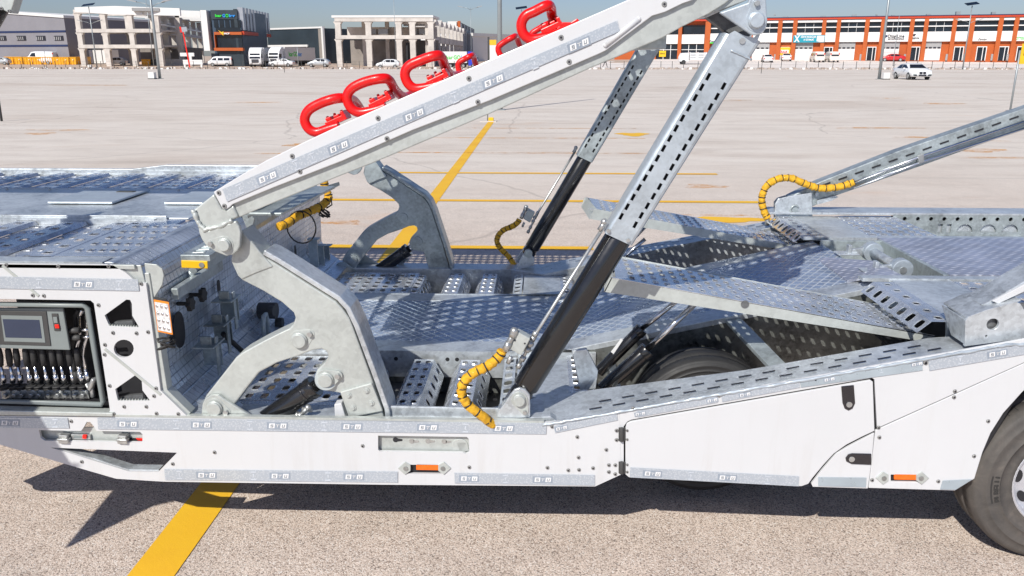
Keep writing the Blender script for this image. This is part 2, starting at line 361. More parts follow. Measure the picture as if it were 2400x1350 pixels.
for i, (px, py, w, d) in enumerate([(1483, 315, .42, .5), (1720, 515, .55, .18), (1650, 437, .35, .2), (700, 340, .35, .35), (690, 360, .8, .12), (95, 313, .4, .3), (140, 305, .9, .2), (2290, 352, .6, .4), (2370, 370, 1.2, .12), (2060, 300, 1.3, .2), (2150, 322, .6, .2), (800, 522, .28, .14), (600, 240, 1.2, .4), (2080, 230, 1, .3), (2210, 243, .9, .5), (1725, 235, .7, .3), (2280, 330, .9, .1), (220, 200, 3, .6), (740, 290, .8, .1), (1690, 505, .5, .06)]):
    p = H(px, py, 0); mb = MB(); pts = []
    for k in range(18):
        a = 2*math.pi*k/18; q = 1+.25*math.sin(3*a+i)+.12*math.sin(7*a); pts.append((p.x+w*q*math.cos(a), p.y+d*q*math.sin(a), .004))
    mb.add(pts, [list(range(18))]); struct(mb.build('road_marking', M['line' if i in (0, 1) else 'smear']))

# ------------------------------------------------------------ facades set out in metres along a measured wall line
class Fac:
    def __init__(s, pxa, Ya, pxb, Yb, row=100):
        a, b = V(pxa, row, Ya), V(pxb, row, Yb); s.o = Vec((a.x, a.y, 0)); d = Vec((b.x-a.x, b.y-a.y, 0)); s.L = d.length; s.d = d.normalized(); s.n = Vec((-s.d.y, s.d.x, 0))
    def sz(s, x, y):
        r = ray(x, y); t = (s.o-CC).dot(s.n)/r.dot(s.n); p = CC+r*t; return (p-s.o).dot(s.d), p.z
    def p(s, a, z, dep=0): return s.o + s.d*a + s.n*dep + Vec((0, 0, z))
    def box(s, mb, a0, a1, z0, z1, d0, d1, mi=0): return mb.obox(s.p(a0, z0, d0), s.d*(a1-a0), Vec((0, 0, z1-z0)), s.n*(d1-d0), mi)
    def poly(s, mb, pts, d0, d1, mi=0): return mb.prism([s.p(a, z, d0) for a, z in pts], s.n*(d1-d0), mi=mi)
    def pxbox(s, mb, x0, y0, x1, y1, d0, d1, mi=0):
        a0, z1 = s.sz(x0, y0); a1, z0 = s.sz(x1, y1); return s.box(mb, a0, a1, z0, z1, d0, d1, mi)
    def part(s, name, m, parent, boxes, mi=0):
        mb = MB()
        for b in boxes: s.box(mb, *b)
        return mb.build(name, m, parent)
    def pxpart(s, name, m, parent, boxes):
        mb = MB()
        for b in boxes: s.pxbox(mb, *b)
        return mb.build(name, m, parent)
_fonts = {}
def text_mesh(txt, size, origin, right, up, name, m, parent, thick=.02, align='LEFT', width=None, shear=0, bold=0):
    c = bpy.data.curves.new('t', 'FONT'); c.body = txt; c.size = size; c.extrude = thick; c.align_x = align; c.shear = shear; c.offset = bold
    t = bpy.data.objects.new('t', c); col.objects.link(t); bpy.context.view_layer.update()
    me = bpy.data.meshes.new_from_object(t.evaluated_get(bpy.context.evaluated_depsgraph_get())); bpy.data.objects.remove(t)
    xs = [v.co.x for v in me.vertices]
    k = width/(max(xs)-min(xs)) if width else 1; x0 = min(xs) if width else 0
    right, up = Vec(right).normalized(), Vec(up).normalized(); nn = right.cross(up)
    for v in me.vertices: q = v.co.copy(); v.co = Vec(origin)+right*((q.x-x0)*k)+up*q.y+nn*q.z
    me.materials.clear(); me.materials.append(m); o = bpy.data.objects.new(name, me); col.objects.link(o)
    if parent: adopt(o, parent)
    return o
UPZ = Vec((0, 0, 1))

# orange terrace of workshops on the right
fr = Fac(1440, 181, 2420, 157)
g0 = fr.sz(1800, 141)[1]; ztop = fr.sz(2300, 35.5)[1]
def rowz(y): return fr.sz(2200, y)[1]
terr = thing('workshop_terrace', fr.p(fr.L/2, g0), 'long orange and white two storey workshop terrace with roller doors', 'building')
z_roof, z_band, z_slab, z_wt, z_wm, z_wb, z_pb = ztop, rowz(42), rowz(49), rowz(50), rowz(61), rowz(74), rowz(97)
fr.part('wall', M['orange'], terr, [(0, fr.L, g0-1, z_pb, .5, 14), (0, fr.L, z_pb, z_band+.1, 1.2, 14)])
fr.part('roof', M['redband'], terr, [(-.2, fr.L, z_band, z_roof, -.35, 14.3)])
fr.part('roof_edge', M['bluestripe'], terr, [(-.25, fr.L, z_roof, z_roof+.12, -.45, 14.4)])
colx = []
for k in range(-2, 4):
    for b in (2063-103*0, 1994): pass
base = [1822, 1890] ; per = 103.3
cols = []
edges = [(1652.5, 1665), (1755, 1765), (1822, 1832), (1857, 1867), (1925, 1934), (1959, 1968), (2025, 2035), (2062, 2071), (2130, 2137), (2163, 2173), (2229, 2239), (2270, 2281), (2336, 2347), (2373, 2383)]
for (a, b) in [(1530, 1540), (1590, 1598)] + edges:
    s0, s1 = fr.sz(a, 80)[0], fr.sz(b, 80)[0]; w = max(.75, s1-s0); cols.append((s0, s0+w)); fr.part('column', M['orange'], terr, [(s0, s0+w, g0-.5, z_band+.02, -.25, .6)])
allc = cols[2:]
bays = [(allc[i][1], allc[i+1][0]) for i in range(len(allc)-1)] + [(allc[-1][1], fr.L)]
for a, b in bays:
    if b-a < 1.2: continue
    w = b-a; wide = w > 4
    fr.part('fascia', M['wallwhite'], terr, [(a, b, z_slab, z_band-.1, -.12, 1.19)])
    fr.part('spandrel', M['wallwhite'], terr, [(a, b, z_pb, z_wb, -.1, 1.19)])
    fw = MB(); fr.box(fw, a, b, z_wm-.1, z_wm+.1, .18, .34)
    nn = 3 if wide else 1
    for k in range(1, nn): fr.box(fw, a+w*k/nn-.025, a+w*k/nn+.025, z_wb, z_wt, .25, .32)
    wf = fw.build('window', M['wallwhite'], terr)
    pb = MB(); fr.box(pb, a+.02, b-.02, z_wb+.003, z_slab-.003, .4, .46); pb.build('pane', M['glass'], wf)
    if wide and a > fr.sz(1700, 80)[0]:
        d0, d1 = a-.2, b-1.35; zo = g0+.03; open_ = 2270 < 1200+0 or (fr.sz(2255, 80)[0] < a < fr.sz(2300, 80)[0]) or a > fr.sz(2370, 80)[0]
        zh = rowz(113)
        fr.part('door_hood', M['shutter'], terr, [(d0, d1, zh, z_pb-.03, .3, .49)])
        if not open_:
            dr = fr.part('roller_door', M['wallwhite'], terr, [(d0, d1, zo, zh-.03, .32, .49)])
            for k in range(4):
                c = d0+(d1-d0)*(k+.5)/4; fr.part('door_window', M['ink'], dr, [(c-.26, c+.26, zo+2.2, zo+2.5, .26, .33)])
            fr.part('door_line', M['shutter'], dr, [(d0+.05, d1-.05, zo+q, zo+q+.03, .305, .33) for q in (.75, 1.5)])
        else:
            fr.part('doorway', M['interior'], terr, [(d0, d1, zo, zh-.03, .42, .49)]); fr.part('roller_door', M['wallwhite'], terr, [(d0, d1, zh-.4, zh-.02, .2, .4)])
    elif not wide:
        c = (a+b)/2-.1; hd = fr.part('glass_door', M['wallwhite'], terr, [(c-.85, c-.72, g0, g0+2.6, .1, .49), (c+.72, c+.85, g0, g0+2.6, .1, .49), (c-.72, c+.72, g0+2.45, g0+2.6, .1, .49), (c+.15, c+.27, g0, g0+2.45, .1, .49)])
        fr.part('pane', M['glass'], hd, [(c-.71, c+.14, g0+.02, g0+2.44, .3, .48), (c+.28, c+.71, g0+.02, g0+2.44, .3, .48)])
        fr.part('meter_cabinet', M['shutter'], terr, [(a-1.1, a-.3, g0, g0+1.2, .1, .49)])
# glazed showroom at the terrace's left end
for (x0, x1) in ((1460, 1530), (1540, 1590), (1598, 1652)):
    a, b = fr.sz(x0, 80)[0], fr.sz(x1, 80)[0]
    fr.part('spandrel', M['wallwhite'], terr, [(a+.06, b-.06, rowz(100), rowz(76), -.05, .49)])
    if x0 > 1500:
        fr.part('glass_front', M['glass'], terr, [(a+.06, b-.06, g0, rowz(101), .3, .48)])
        fr.part('glazing_bar', M['wallwhite'], terr, [(a+.06, b-.06, rowz(115)-.06, rowz(115)+.06, .18, .3)]+[(a+(b-a)*q-.06, a+(b-a)*q+.06, g0, rowz(101), .2, .29) for q in (.33, .67)])
    fr.part('upper_window', M['glass'], terr, [(a+.06, b-.06, rowz(75), rowz(52), .9, 1.19)])
def wsign(x0, y0, x1, y1, txt, m, **k):
    a0, zt = fr.sz(x0, y0); a1, zb = fr.sz(x1, y1)
    return text_mesh(txt, (zt-zb)*k.pop('f', 1.25), fr.p(a0, zb, -.16), fr.d, UPZ, 'lettering', m, k.pop('parent', terr), .02, width=a1-a0, **k)
wsign(2082, 80, 2119, 88, 'DizgiLine', M['ink'], bold=.01); wsign(2081, 90, 2119, 92.5, 'ELEKTRONIK DIZGI SISTEMLERI', M['ink'], bold=.01)
wsign(2134, 86, 2154, 91, 'DizgiLine', M['ink'], bold=.01); wsign(2293, 89, 2312, 94, 'Doratan', M['ink'], shear=.3); wsign(2378, 86, 2400, 93, 'BOTTEK', M['logogreen'])
wsign(1662, 94, 1684, 99, 'Tooto', M['ink'], bold=.01)
mb = MB(); a, z = fr.sz(2141, 83)
fr.poly(mb, [(a-.35, z+.25), (a-.1, z+.33), (a, z+.2), (a+.2, z+.33), (a+.42, z+.2), (a+.1, z-.25)], -.15, -.11); mb.build('logo', M['ink'], terr)
mb = MB(); a, z = fr.sz(2075, 86); fr.poly(mb, [(a-.45, z-.25), (a-.4, z+.1), (a+.3, z+.35), (a+.42, z+.05), (a-.1, z-.3)], -.15, -.11); mb.build('logo', M['bluestripe'], terr)
bt = fr.pxpart('banner', M['bannerteal'], terr, [(1860, 83, 1932, 99.5, -.42, -.3)])
mb = MB(); fr.pxbox(mb, 1915, 84, 1931, 97, -.46, -.425); fr.pxbox(mb, 1918, 97.5, 1931, 98.8, -.46, -.425); mb.build('banner_panel', M['wallwhite'], bt)
mb = MB(); a, z = fr.sz(1868, 91)
for q in (-1, 1): fr.poly(mb, [(a-.55, z+q*.65), (a-.3, z+q*.65), (a, z+q*.25), (a+.3, z+q*.65), (a+.55, z+q*.65), (a+.12, z), (a-.12, z)], -.47, -.425)
mb.build('logo', M['inkwhite'], bt)
for tx, x0, y0, x1, y1 in (('ZİRVE MODÜLER', 1877, 84.5, 1913, 88.5), ('EV SİSTEMLERİ', 1884, 91, 1907, 95)):
    a0, zt = fr.sz(x0, y0); a1, zb = fr.sz(x1, y1); text_mesh(tx, (zt-zb)*1.3, fr.p(a0, zb, -.44), fr.d, UPZ, 'lettering', M['inkwhite'], bt, .02, width=a1-a0, bold=.015)
by = fr.pxpart('banner', M['banneryel'], terr, [(1821, 111, 1851, 129, .02, .1)])
fr.pxpart('banner_panel', M['inkwhite'], by, [(1823, 117, 1848, 124.5, -.03, .018)])
a0, zt = fr.sz(1824.5, 118); a1, zb = fr.sz(1846, 124); text_mesh('KİRALIK', (zt-zb)*1.25, fr.p(a0, zb, -.05), fr.d, UPZ, 'lettering', M['redbutton'], by, .02, width=a1-a0, bold=.02)
sg = fr.pxpart('window_poster', M['yellowpaint'], terr, [(1545, 119, 1560, 133, .12, .17)])
a0, zt = fr.sz(1547, 123); a1, zb = fr.sz(1558, 127); text_mesh('KİRALIK', (zt-zb)*1.1, fr.p(a0, zb, .08), fr.d, UPZ, 'lettering', M['ink'], sg, .02, width=a1-a0)
fr.pxpart('sign_panel', M['logogreen'], terr, [(1662, 99.5, 1688, 102, -.2, -.13)])
for x in (1815, 2056, 2299): fr.pxpart('roof_vent', M['pole'], terr, [(x-2, 32.5, x+2, 36, 1, 1.8)])

# kargo office block
fk = Fac(476, 150, 560, 150); fk2 = Fac(564, 150, 628, 172)
kb = thing('office_block', fk.p(5, .2), 'charcoal glass office block with green and blue rooftop name and orange frame', 'building')
a0, z1 = fk.sz(487, 24); a1, z0 = fk.sz(566, 158); z0 = .1
fk.part('wall', M['navy'], kb, [(a0+.3, a1, z0-1, z1, .6, 16)])
fk.part('side_pier', M['wallwhite'], kb, [(fk.sz(474, 60)[0], fk.sz(488, 60)[0], fk.sz(480, 119)[1], fk.sz(480, 24)[1], -.3, 6)])
fk.part('parapet', M['darkwall'], kb, [(a0+.4, a1, fk.sz(500, 45)[1], z1+.05, .2, .59)])
w = fk.pxpart('window', M['navy'], kb, [(497, 46, 565, 74, .38, .55)])
for q in range(5): fk.pxpart('pane', M['glass'], w, [(499+q*13.2, 47, 510.5+q*13.2, 64, .3, .37)])
fk.pxpart('balcony_glass', M['glass'], kb, [(506, 64.5, 565, 74, -.2, -.1)])
mb = MB()
for q in ((503, 75, 568, 81.5), (503, 81.5, 507.5, 112), (503, 112, 571, 119)): fk.pxbox(mb, *q, -.35, .58)
mb.build('orange_frame', M['orange'], kb)
fk.pxpart('window', M['glass'], kb, [(508, 82, 568, 111.5, .25, .55)])
fk.pxpart('doorway', M['glass'], kb, [(493, 125, 512, 150, .35, .55)])
fk.pxpart('lower_wall', M['darkwall'], kb, [(512, 120, 572, 155, .3, .58)])
def ksign(x0, y0, x1, y1, tx, m, par=kb, dd=.1, **k):
    a0, zt = fk.sz(x0, y0); a1, zb = fk.sz(x1, y1); return text_mesh(tx, (zt-zb)*1.25, fk.p(a0, zb, dd), fk.d, UPZ, 'lettering', m, par, .04, width=a1-a0, **k)
ksign(503.5, 32.5, 520, 39.5, 'kar', M['logogreen'], bold=.03); ksign(520.5, 32, 527.5, 40, 'G', M['logoblue'], bold=.03); ksign(527.5, 32, 535.5, 40, 'O', M['logogreen'], bold=.03); ksign(536, 32.5, 551, 39.5, 'ker', M['logoblue'], bold=.03)
ksign(527, 76.5, 541, 80.5, 'MCB', M['inkwhite'], dd=-.45, bold=.02)
mb = MB(); a, z = fk.sz(520, 77); fk.poly(mb, [(a-.5, z+.5), (a+.1, z+.1), (a+.5, z+.25), (a+.4, z-.5), (a, z-.1)], -.45, -.4); mb.build('logo', M['banneryel'], kb)
zt, zb = fk2.sz(590, 24)[1], fk2.sz(590, 80)[1]
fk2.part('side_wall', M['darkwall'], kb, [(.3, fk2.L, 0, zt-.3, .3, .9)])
for q in range(9):
    c = fk2.L*(q+.3)/9; fk2.part('fin', M['finmat'], kb, [(c, c+fk2.L/9*.62, zb+.5, zt, -.7, .29)])
fk2.part('soffit', M['redband'], kb, [(0, fk2.L, zb-.3, zb+.3, -.8, .28)])
# dark warehouse beside it
fw_ = Fac(628, 190, 757, 178)
wh = thing('dark_warehouse', fw_.p(fw_.L/2, .3), 'charcoal warehouse with white trimmed corner and open loading bay', 'building')
zt = fw_.sz(755, 66)[1]
fw_.part('wall', M['darkwall'], wh, [(0, fw_.L, -1, zt, 0, 30)])
fw_.part('trim', M['wallwhite'], wh, [(-.2, fw_.L+.3, zt, zt+.35, -.2, .5), (fw_.L-.2, fw_.L+.35, -1, zt, -.2, .3)])
fw_.pxpart('loading_bay', M['interior'], wh, [(575, 110, 722, 150, -.1, -.02)])
fw_.pxpart('bay_trim', M['wallwhite'], wh, [(575, 106.5, 724, 109.5, -.4, -.12), (721.5, 109.5, 724, 150, -.4, -.12)])
fs = Fac(758, 178, 786, 215)
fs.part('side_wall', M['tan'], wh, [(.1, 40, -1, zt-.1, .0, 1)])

# open concrete frame buildings
def frame_building(name, label, f, cols, rows, depth, colw, m, gable=None, back=None, corbel=True):
    b = thing(name, f.p(f.L/2, .3), label, 'building'); zb = -.5
    zt = f.sz(cols[0][0], rows[0])[1]
    for dd in depth:
        for (x, y) in cols:
            s = f.sz(x, y)[0]; f.part('column', m, b, [(s, s+colw, zb, zt, dd, dd+colw*.9)])
        for r in rows:
            z = f.sz(cols[0][0], r)[1]; s0, s1 = f.sz(cols[0][0], cols[0][1])[0], f.sz(cols[-1][0], cols[-1][1])[0]+colw
            mb = MB(); f.box(mb, s0-.02, s1+.02, z-.55, z+.1, dd-.1, dd+colw+.02)
            if corbel:
                for (x, y) in cols:
                    s = f.sz(x, y)[0]; f.poly(mb, [(s-.32, z-.56), (s+colw+.32, z-.56), (s+colw, z-1.05), (s, z-1.05)], dd+.05, dd+colw*.85)
            mb.build('beam', m, b)
    for r in rows[1:]:
        z = f.sz(cols[0][0], r)[1]; s0, s1 = f.sz(*cols[0])[0], f.sz(*cols[-1])[0]; f.part('floor_slab', m, b, [(s0, s1, z-.3, z+.05, depth[0]+colw+.05, depth[-1])])
    return b, zt
f1 = Fac(178, 150, 372, 150)
fb, zt = frame_building('unfinished_frame', 'unfinished white concrete frame building with gabled roof beams', f1, [(180, 80), (240, 80), (302, 80), (364, 80)], [24, 69, 106], [0, 9], .9, M['concrete'])
mb = MB(); sA, sB = f1.sz(180, 25)[0]-.3, f1.sz(372, 28)[0]; sm = f1.sz(268, 14)[0]; zg = f1.sz(268, 14)[1]
for dd in (-.15, 9, 18, 27): f1.poly(mb, [(sA, zt-.3), (sA, zt+.5), (sm, zg), (sB+4, zt+.3), (sB+4, zt-1), (sm, zg-1.5)], dd, dd+.5)
mb.build('roof_beam', M['wallwhite'], fb)
f1b = Fac(374, 150, 474, 200)
for q in range(7):
    s = f1b.L*q/6; f1b.part('column', M['concrete'], fb, [(s, s+1, -.5, zt-.3, 0, .9)])
f1b.part('beam', M['concrete'], fb, [(0, f1b.L, f1.sz(364, 69)[1]-.7, f1.sz(364, 69)[1]-.1, -.2, .95)]); f1b.part('beam', M['concrete_dark'], fb, [(0, f1b.L, f1.sz(364, 106)[1]-.7, f1.sz(364, 106)[1]-.1, -.2, .95)])
f1b.part('roof_beam', M['wallwhite'], fb, [(0, f1b.L, zt-2.6+.62*q, zt-2.3+.62*q, -.3+.9*q, .0+.9*q) for q in range(4)]); f1b.part('roof', M['shutter'], fb, [(-.5, f1b.L, zt-.2, zt+.35, -.7, 4)])
f1.part('back_wall', M['concrete_dark'], fb, [(f1.sz(240, 90)[0], f1.L+2, -.5, f1.sz(300, 106)[1]-.4, 14, 14.5)])
f2 = Fac(785, 148, 1012, 148)
cb, zt2 = frame_building('concrete_frame_shed', 'two storey raw concrete frame with block walls and gravel heaps in front', f2, [(786, 80), (857, 80), (928, 80), (960, 80), (1003, 80)], [43, 84], [0], 1.0, M['concrete'])
f2.part('back_wall', M['concrete_dark'], cb, [(.5, f2.L, -.5, f2.sz(800, 84)[1]-.6, 10, 10.4)])
f2.part('upper_wall', M['concrete'], cb, [(.5, f2.L, f2.sz(800, 84)[1]-.25, f2.sz(800, 60)[1], 8, 8.4)])
f2.part('roof', M['wallwhite'], cb, [(-.3, f2.L+.4, zt2+.12, zt2+.5, -.2, 9)])
f2.part('inner_column', M['concrete'], cb, [(f2.L*q, f2.L*q+.7, -.5, zt2-.2, 7, 7.7) for q in (.2, .45, .7, .9)])
f2b = Fac(1006, 149, 1085, 215)
f2b.part('side_beam', M['concrete'], cb, [(0, f2b.L, f2.sz(1003, 90)[1]-.6, f2.sz(1003, 90)[1]+.6, 0, .5)])
f2b.part('side_wall', M['interior'], cb, [(0, f2b.L, -.5, f2.sz(1003, 90)[1]-.7, 4, 4.3)])
for q in range(9):
    s = f2b.L*q/8; f2b.part('side_column', M['concrete'], cb, [(s, s+.9, -.5, zt2-.4, .0, .7)])
    mb = MB(); z = zt2-.5; f2b.poly(mb, [(s+.2, z), (s+2, z+.9), (s+5.2, z+.2), (s+5.2, z-.3), (s+.2, z-.5)], -.2, 6); mb.build('roof_shell', M['concrete'], cb)
for q in (0, 1, 2, 3): f2.pxpart('roof_unit', M['block'], cb, [((863, 881, 968, 978)[q], 67, (876, 904, 974, 992)[q], 80, 2, 4)])
# grey shed far left, white hall beyond the frames, block between
fg = Fac(-70, 175, 158, 166)
gs = thing('grey_shed', fg.p(fg.L*.7, .4), 'long grey clad shed with navy stripes and small windows', 'building')
zt = fg.sz(150, 48)[1]; fg.part('wall', M['greywall'], gs, [(0, fg.L, -1, zt+.6, 0, 30)]); mb = MB()
mb.obox(fg.p(-.2, zt+2.4, -.2), fg.d*(fg.L+.4)-Vec((0, 0, 1.9)), Vec((0, 0, .5)), fg.n*30); mb.build('roof', M['wallwhite'], gs)
mb = MB(); mb.prism([fg.p(0, zt+.5, .02), fg.p(fg.L, zt+.5, .02), fg.p(0, zt+2.35, .02)], fg.n*.5); mb.build('gable', M['greywall'], gs)
for y in (74, 107): fg.part('stripe', M['bluestripe'], gs, [(0, fg.L, fg.sz(80, y+2.5)[1], fg.sz(80, y-2)[1], -.08, -.01)])
for x in (5, 51, 97, 139):
    w = fg.pxpart('window', M['ink'], gs, [(x-12, 84, x+11, 95, -.1, -.02)]); fg.pxpart('pane', M['shutter'], w, [(x-11+q*4.4, 86, x-8+q*4.4, 94, -.14, -.105) for q in range(4)])
fh = Fac(158, 200, 190, 200); h2 = thing('white_hall', fh.p(3, .4), 'pale hall seen between grey shed and unfinished frame', 'building')
fh.part('wall', M['shutter'], h2, [(-2, 3.2, 0, fh.sz(170, 77)[1], 0, 15)]); fh.part('roof', M['wallwhite'], h2, [(-2.2, 3.4, fh.sz(170, 77)[1], fh.sz(170, 68)[1], -.3, 15.3)])
fh2 = Fac(1108, 260, 1230, 290); h3 = thing('white_hall', fh2.p(8, 1), 'long white sheet metal hall beyond the concrete frame', 'building')
fh2.part('wall', M['wallwhite'], h3, [(0, fh2.L, -.5, fh2.sz(1150, 86)[1], 0, 20)]); fh2.part('roof', M['wallwhite'], h3, [(-.3, fh2.L, fh2.sz(1150, 86)[1], fh2.sz(1150, 79)[1], -.3, 20.3)])
fo = Fac(1050, 235, 1078, 235); h4 = thing('ribbed_block', fo.p(3, 1), 'brown and white ribbed block with orange corner strip behind the frame', 'building')
zt = fo.sz(1060, 50)[1]; fo.part('wall', M['wallwhite'], h4, [(0, fo.L, 0, zt, 0, 3)]); fo.part('corner_strip', M['orange'], h4, [(fo.L-.6, fo.L+.2, 0, zt+.1, -.2, 1)])
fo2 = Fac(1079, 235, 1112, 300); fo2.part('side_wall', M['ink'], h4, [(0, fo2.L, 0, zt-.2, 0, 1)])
fo2.part('rib', M['finmat'], h4, [(fo2.L*q/10, fo2.L*q/10+1.6, (q % 3)*1.5, zt-.6-(q % 2), -.3, -.02) for q in range(10)])

# ------------------------------------------------------------ vehicles
def vehicle(name, label, cat, L, W, prof, belt, glass, wheels, r, paint, group=None, extra=None, win=None, roofw=.72):
    """prof: list of (x, zbottom, ztop) stations; belt: list of belt heights per station; lofted body"""
    t = thing(name, (0, 0, 0), label, cat, group); mb = MB(); rings = []; hw = W/2
    for (x, zb, zt), bz in zip(prof, belt):
        e = .93 if (x == prof[0][0] or x == prof[-1][0]) else 1; top = hw*e*(roofw if zt > bz+.2 else .86); b = min(bz, zt)
        m_ = (zb+b)/2
        rings.append([(x, -hw*e*.92, zb), (x, -hw*e, m_), (x, -hw*e*.96, b), (x, -top, zt-.02), (x, -top*.7, zt+.015), (x, top*.7, zt+.015), (x, top, zt-.02), (x, hw*e*.96, b), (x, hw*e, m_), (x, hw*e*.92, zb)])
    n = 10; vs = [p for r_ in rings for p in r_]; fs = []
    for i in range(len(rings)-1):
        for k in range(n): fs.append([i*n+k, i*n+(k+1) % n, (i+1)*n+(k+1) % n, (i+1)*n+k])
    mb.add(vs, fs, True); mb.add(vs[:n], [list(range(n))]); mb.add(vs[-n:], [list(range(n))]); body = mb.build('body', paint, t)
    for s in (-1, 1):
        for g in glass:       # side windows: list of (x, z) inside the greenhouse side
            mb = MB(); pts = []
            for x, z in g:
                k = max(range(len(prof)-1), key=lambda i: prof[i][0] <= x); k = max([i for i in range(len(prof)-1) if prof[i][0] <= x] or [0])
                u = (x-prof[k][0])/(prof[k+1][0]-prof[k][0]+1e-9); zt = prof[k][2]*(1-u)+prof[k+1][2]*u; bz = belt[k]*(1-u)+belt[k+1]*u
                q = min(1, max(0, (z-bz)/max(.05, zt-bz))); pts.append((x, s*(hw*.96*(1-q)+hw*roofw*q+.012), z))
            mb.prism(pts, (0, s*.006, 0)); mb.build('side_window', M['carglass'], t)
    for wd in (win or []):  # (x0,z0,x1,z1,halfwidth0,halfwidth1)
        x0, z0, x1, z1, h0, h1 = wd; mb = MB(); nn = Vec((-(z1-z0), 0, x1-x0)).normalized()
        if (x0+x1 > 0) != (nn.x > 0): nn = -nn
        mb.prism([Vec((x0, -h0, z0))+nn*.02, Vec((x0, h0, z0))+nn*.02, Vec((x1, h1, z1))+nn*.02, Vec((x1, -h1, z1))+nn*.02], nn*.012); mb.build('windscreen', M['carglass'], t)
    for x in wheels:
        for s in (-1, 1):
            mb = MB(); mb.cyl((x, s*(hw-.2), r), (x, s*(hw+.015), r), r, 20); w_ = mb.build('wheel', M['rubber'], t)
            mb = MB(); mb.cyl((x, s*(hw+.0), r), (x, s*(hw+.03), r), r*.62, 16); mb.build('rim', M['steel'], w_)
    for s in (-1, 1):
        xe = prof[-1][0]; zc = prof[-1][2]-.1
        mb = MB(); mb.obox((xe-.12, s*hw*.9-(.3 if s > 0 else 0), zc-.12), (.13, 0, 0), (0, .3, 0), (0, 0, .14)); mb.build('headlight', M['bezel'], t)
        xe = prof[0][0]; zc = prof[0][2]-.15
        mb = MB(); mb.obox((xe-.012, s*hw*.92-(.22 if s > 0 else 0), zc-.15), (.1, 0, 0), (0, .22, 0), (0, 0, .24)); mb.build('tail_light', M['redbutton'], t)
        if not extra:
            mb = MB(); xm = prof[len(prof)//2+1][0]; mb.sphere((xm, s*(hw+.08), belt[len(prof)//2]+.06), .11, 5, sq=(.6, 1, .7)); mb.build('door_mirror', paint, t)
    return t
def place(t, px, py, head, Y=None):
    p = T(px, py) if Y is None else V(px, py, Y); t.location = (p.x, p.y, p.z); t.rotation_euler = (0, 0, rad(head)); return t
def dup(root, label):
    def cp(o, par):
        c = o.copy(); col.objects.link(c); c.parent = par
        for ch in [q for q in ALLCH.get(o.name, [])]: cp(ch, c)
        return c
    global ALLCH; ALLCH = {}
    for o in bpy.data.objects:
        if o.parent: ALLCH.setdefault(o.parent.name, []).append(o)
    r = cp(root, None); r['label'] = label; return r
def hatch(label, paint, group=None):
    return vehicle('parked_car', label, 'car', 4.0, 1.72, [(-2.0, .35, .85), (-1.9, .3, 1.05), (-1.45, .25, 1.38), (-.9, .22, 1.48), (.2, .22, 1.47), (.55, .22, 1.38), (1.15, .25, .98), (1.8, .28, .80), (2.0, .32, .6)],
        [.85, .95, .95, .93, .92, .92, .95, .8, .6], [[(-1.25, .99), (-1.1, 1.33), (-.55, 1.38), (-.5, .98)], [(-.42, .98), (-.45, 1.38), (.2, 1.36), (.95, 1.0)]], [-1.25, 1.25], .31, paint, group, win=[(-1.9, 1.07, -1.5, 1.34, .6, .5), (1.12, 1.01, .62, 1.34, .65, .52)])
def sedan(label, paint, group=None):
    return vehicle('parked_car', label, 'car', 4.6, 1.82, [(-2.3, .38, .85), (-2.2, .3, 1.0), (-1.6, .24, 1.08), (-1.0, .22, 1.38), (-.5, .22, 1.43), (.3, .22, 1.42), (.6, .22, 1.34), (1.2, .25, 1.0), (2.05, .28, .84), (2.3, .34, .6)],
        [.85, .95, .97, .96, .94, .93, .93, .98, .82, .6], [[(-1.35, 1.0), (-.95, 1.3), (-.38, 1.34), (-.35, .99)], [(-.27, .99), (-.3, 1.34), (.3, 1.33), (1.0, 1.02)]], [-1.4, 1.42], .33, paint, group, win=[(-1.62, 1.1, -1.05, 1.36, .68, .55), (1.18, 1.02, .64, 1.32, .72, .56)])
bm_ = sedan('white saloon car with black bonnet grilles parked alone on the open lot', M['carwhite'])
for s in (-1, 1):
    mb = MB(); mb.cyl((2.27, s*.16, .62), (2.33, s*.16, .62), .1, 12); mb.v = [(x, s*.16+(y-s*.16)*1.5, z) for x, y, z in mb.v]; mb.build('grille', M['ink'], bm_)
    mb = MB(); mb.box(2.2, 2.325, s*.6-.16, s*.6+.16, .36, .44); mb.build('bumper_vent', M['ink'], bm_)
mb = MB(); mb.box(2.2, 2.33, -.35, .35, .34, .48); mb.build('lower_grille', M['ink'], bm_)
place(bm_, 2135, 186, -91)
c = hatch('white hatchback parked just behind the fence left of the tall lamp post', M['carwhite']); place(c, 273, 152.5, 188)
c = hatch('silver hatchback by the tan warehouse wall', M['carsilver']); place(c, 748, 157, 182)
c = hatch('white hatchback in front of the raw concrete frame', M['carwhite']); place(c, 910, 160, 184)
c = sedan('old white saloon parked before the trucks', M['carwhite']); place(c, 661, 156.5, 180)
c = sedan('white saloon with dark rear window beside the yellow rental banner', M['carwhite']); place(c, 1842, 143, 76)
c = sedan('small white saloon seen from behind by the first roller door', M['carwhite']); place(c, 1797, 146, 82)
c = sedan('red car parked in front of a white roller door', M['carred']); place(c, 2090, 144, 165)
c = sedan('white saloon in front of the open workshop doorway', M['carwhite']); place(c, 2300, 143.5, 140)
c = sedan('white car between the white saloon and the black car', M['carwhite']); place(c, 2341, 143.5, 125)
c = hatch('black car at the right end of the terrace', M['carblack']); place(c, 2370, 143.5, 130)
c = hatch('silver car at the far left behind the yellow skips', M['carsilver']); place(c, 0, 152, 190)
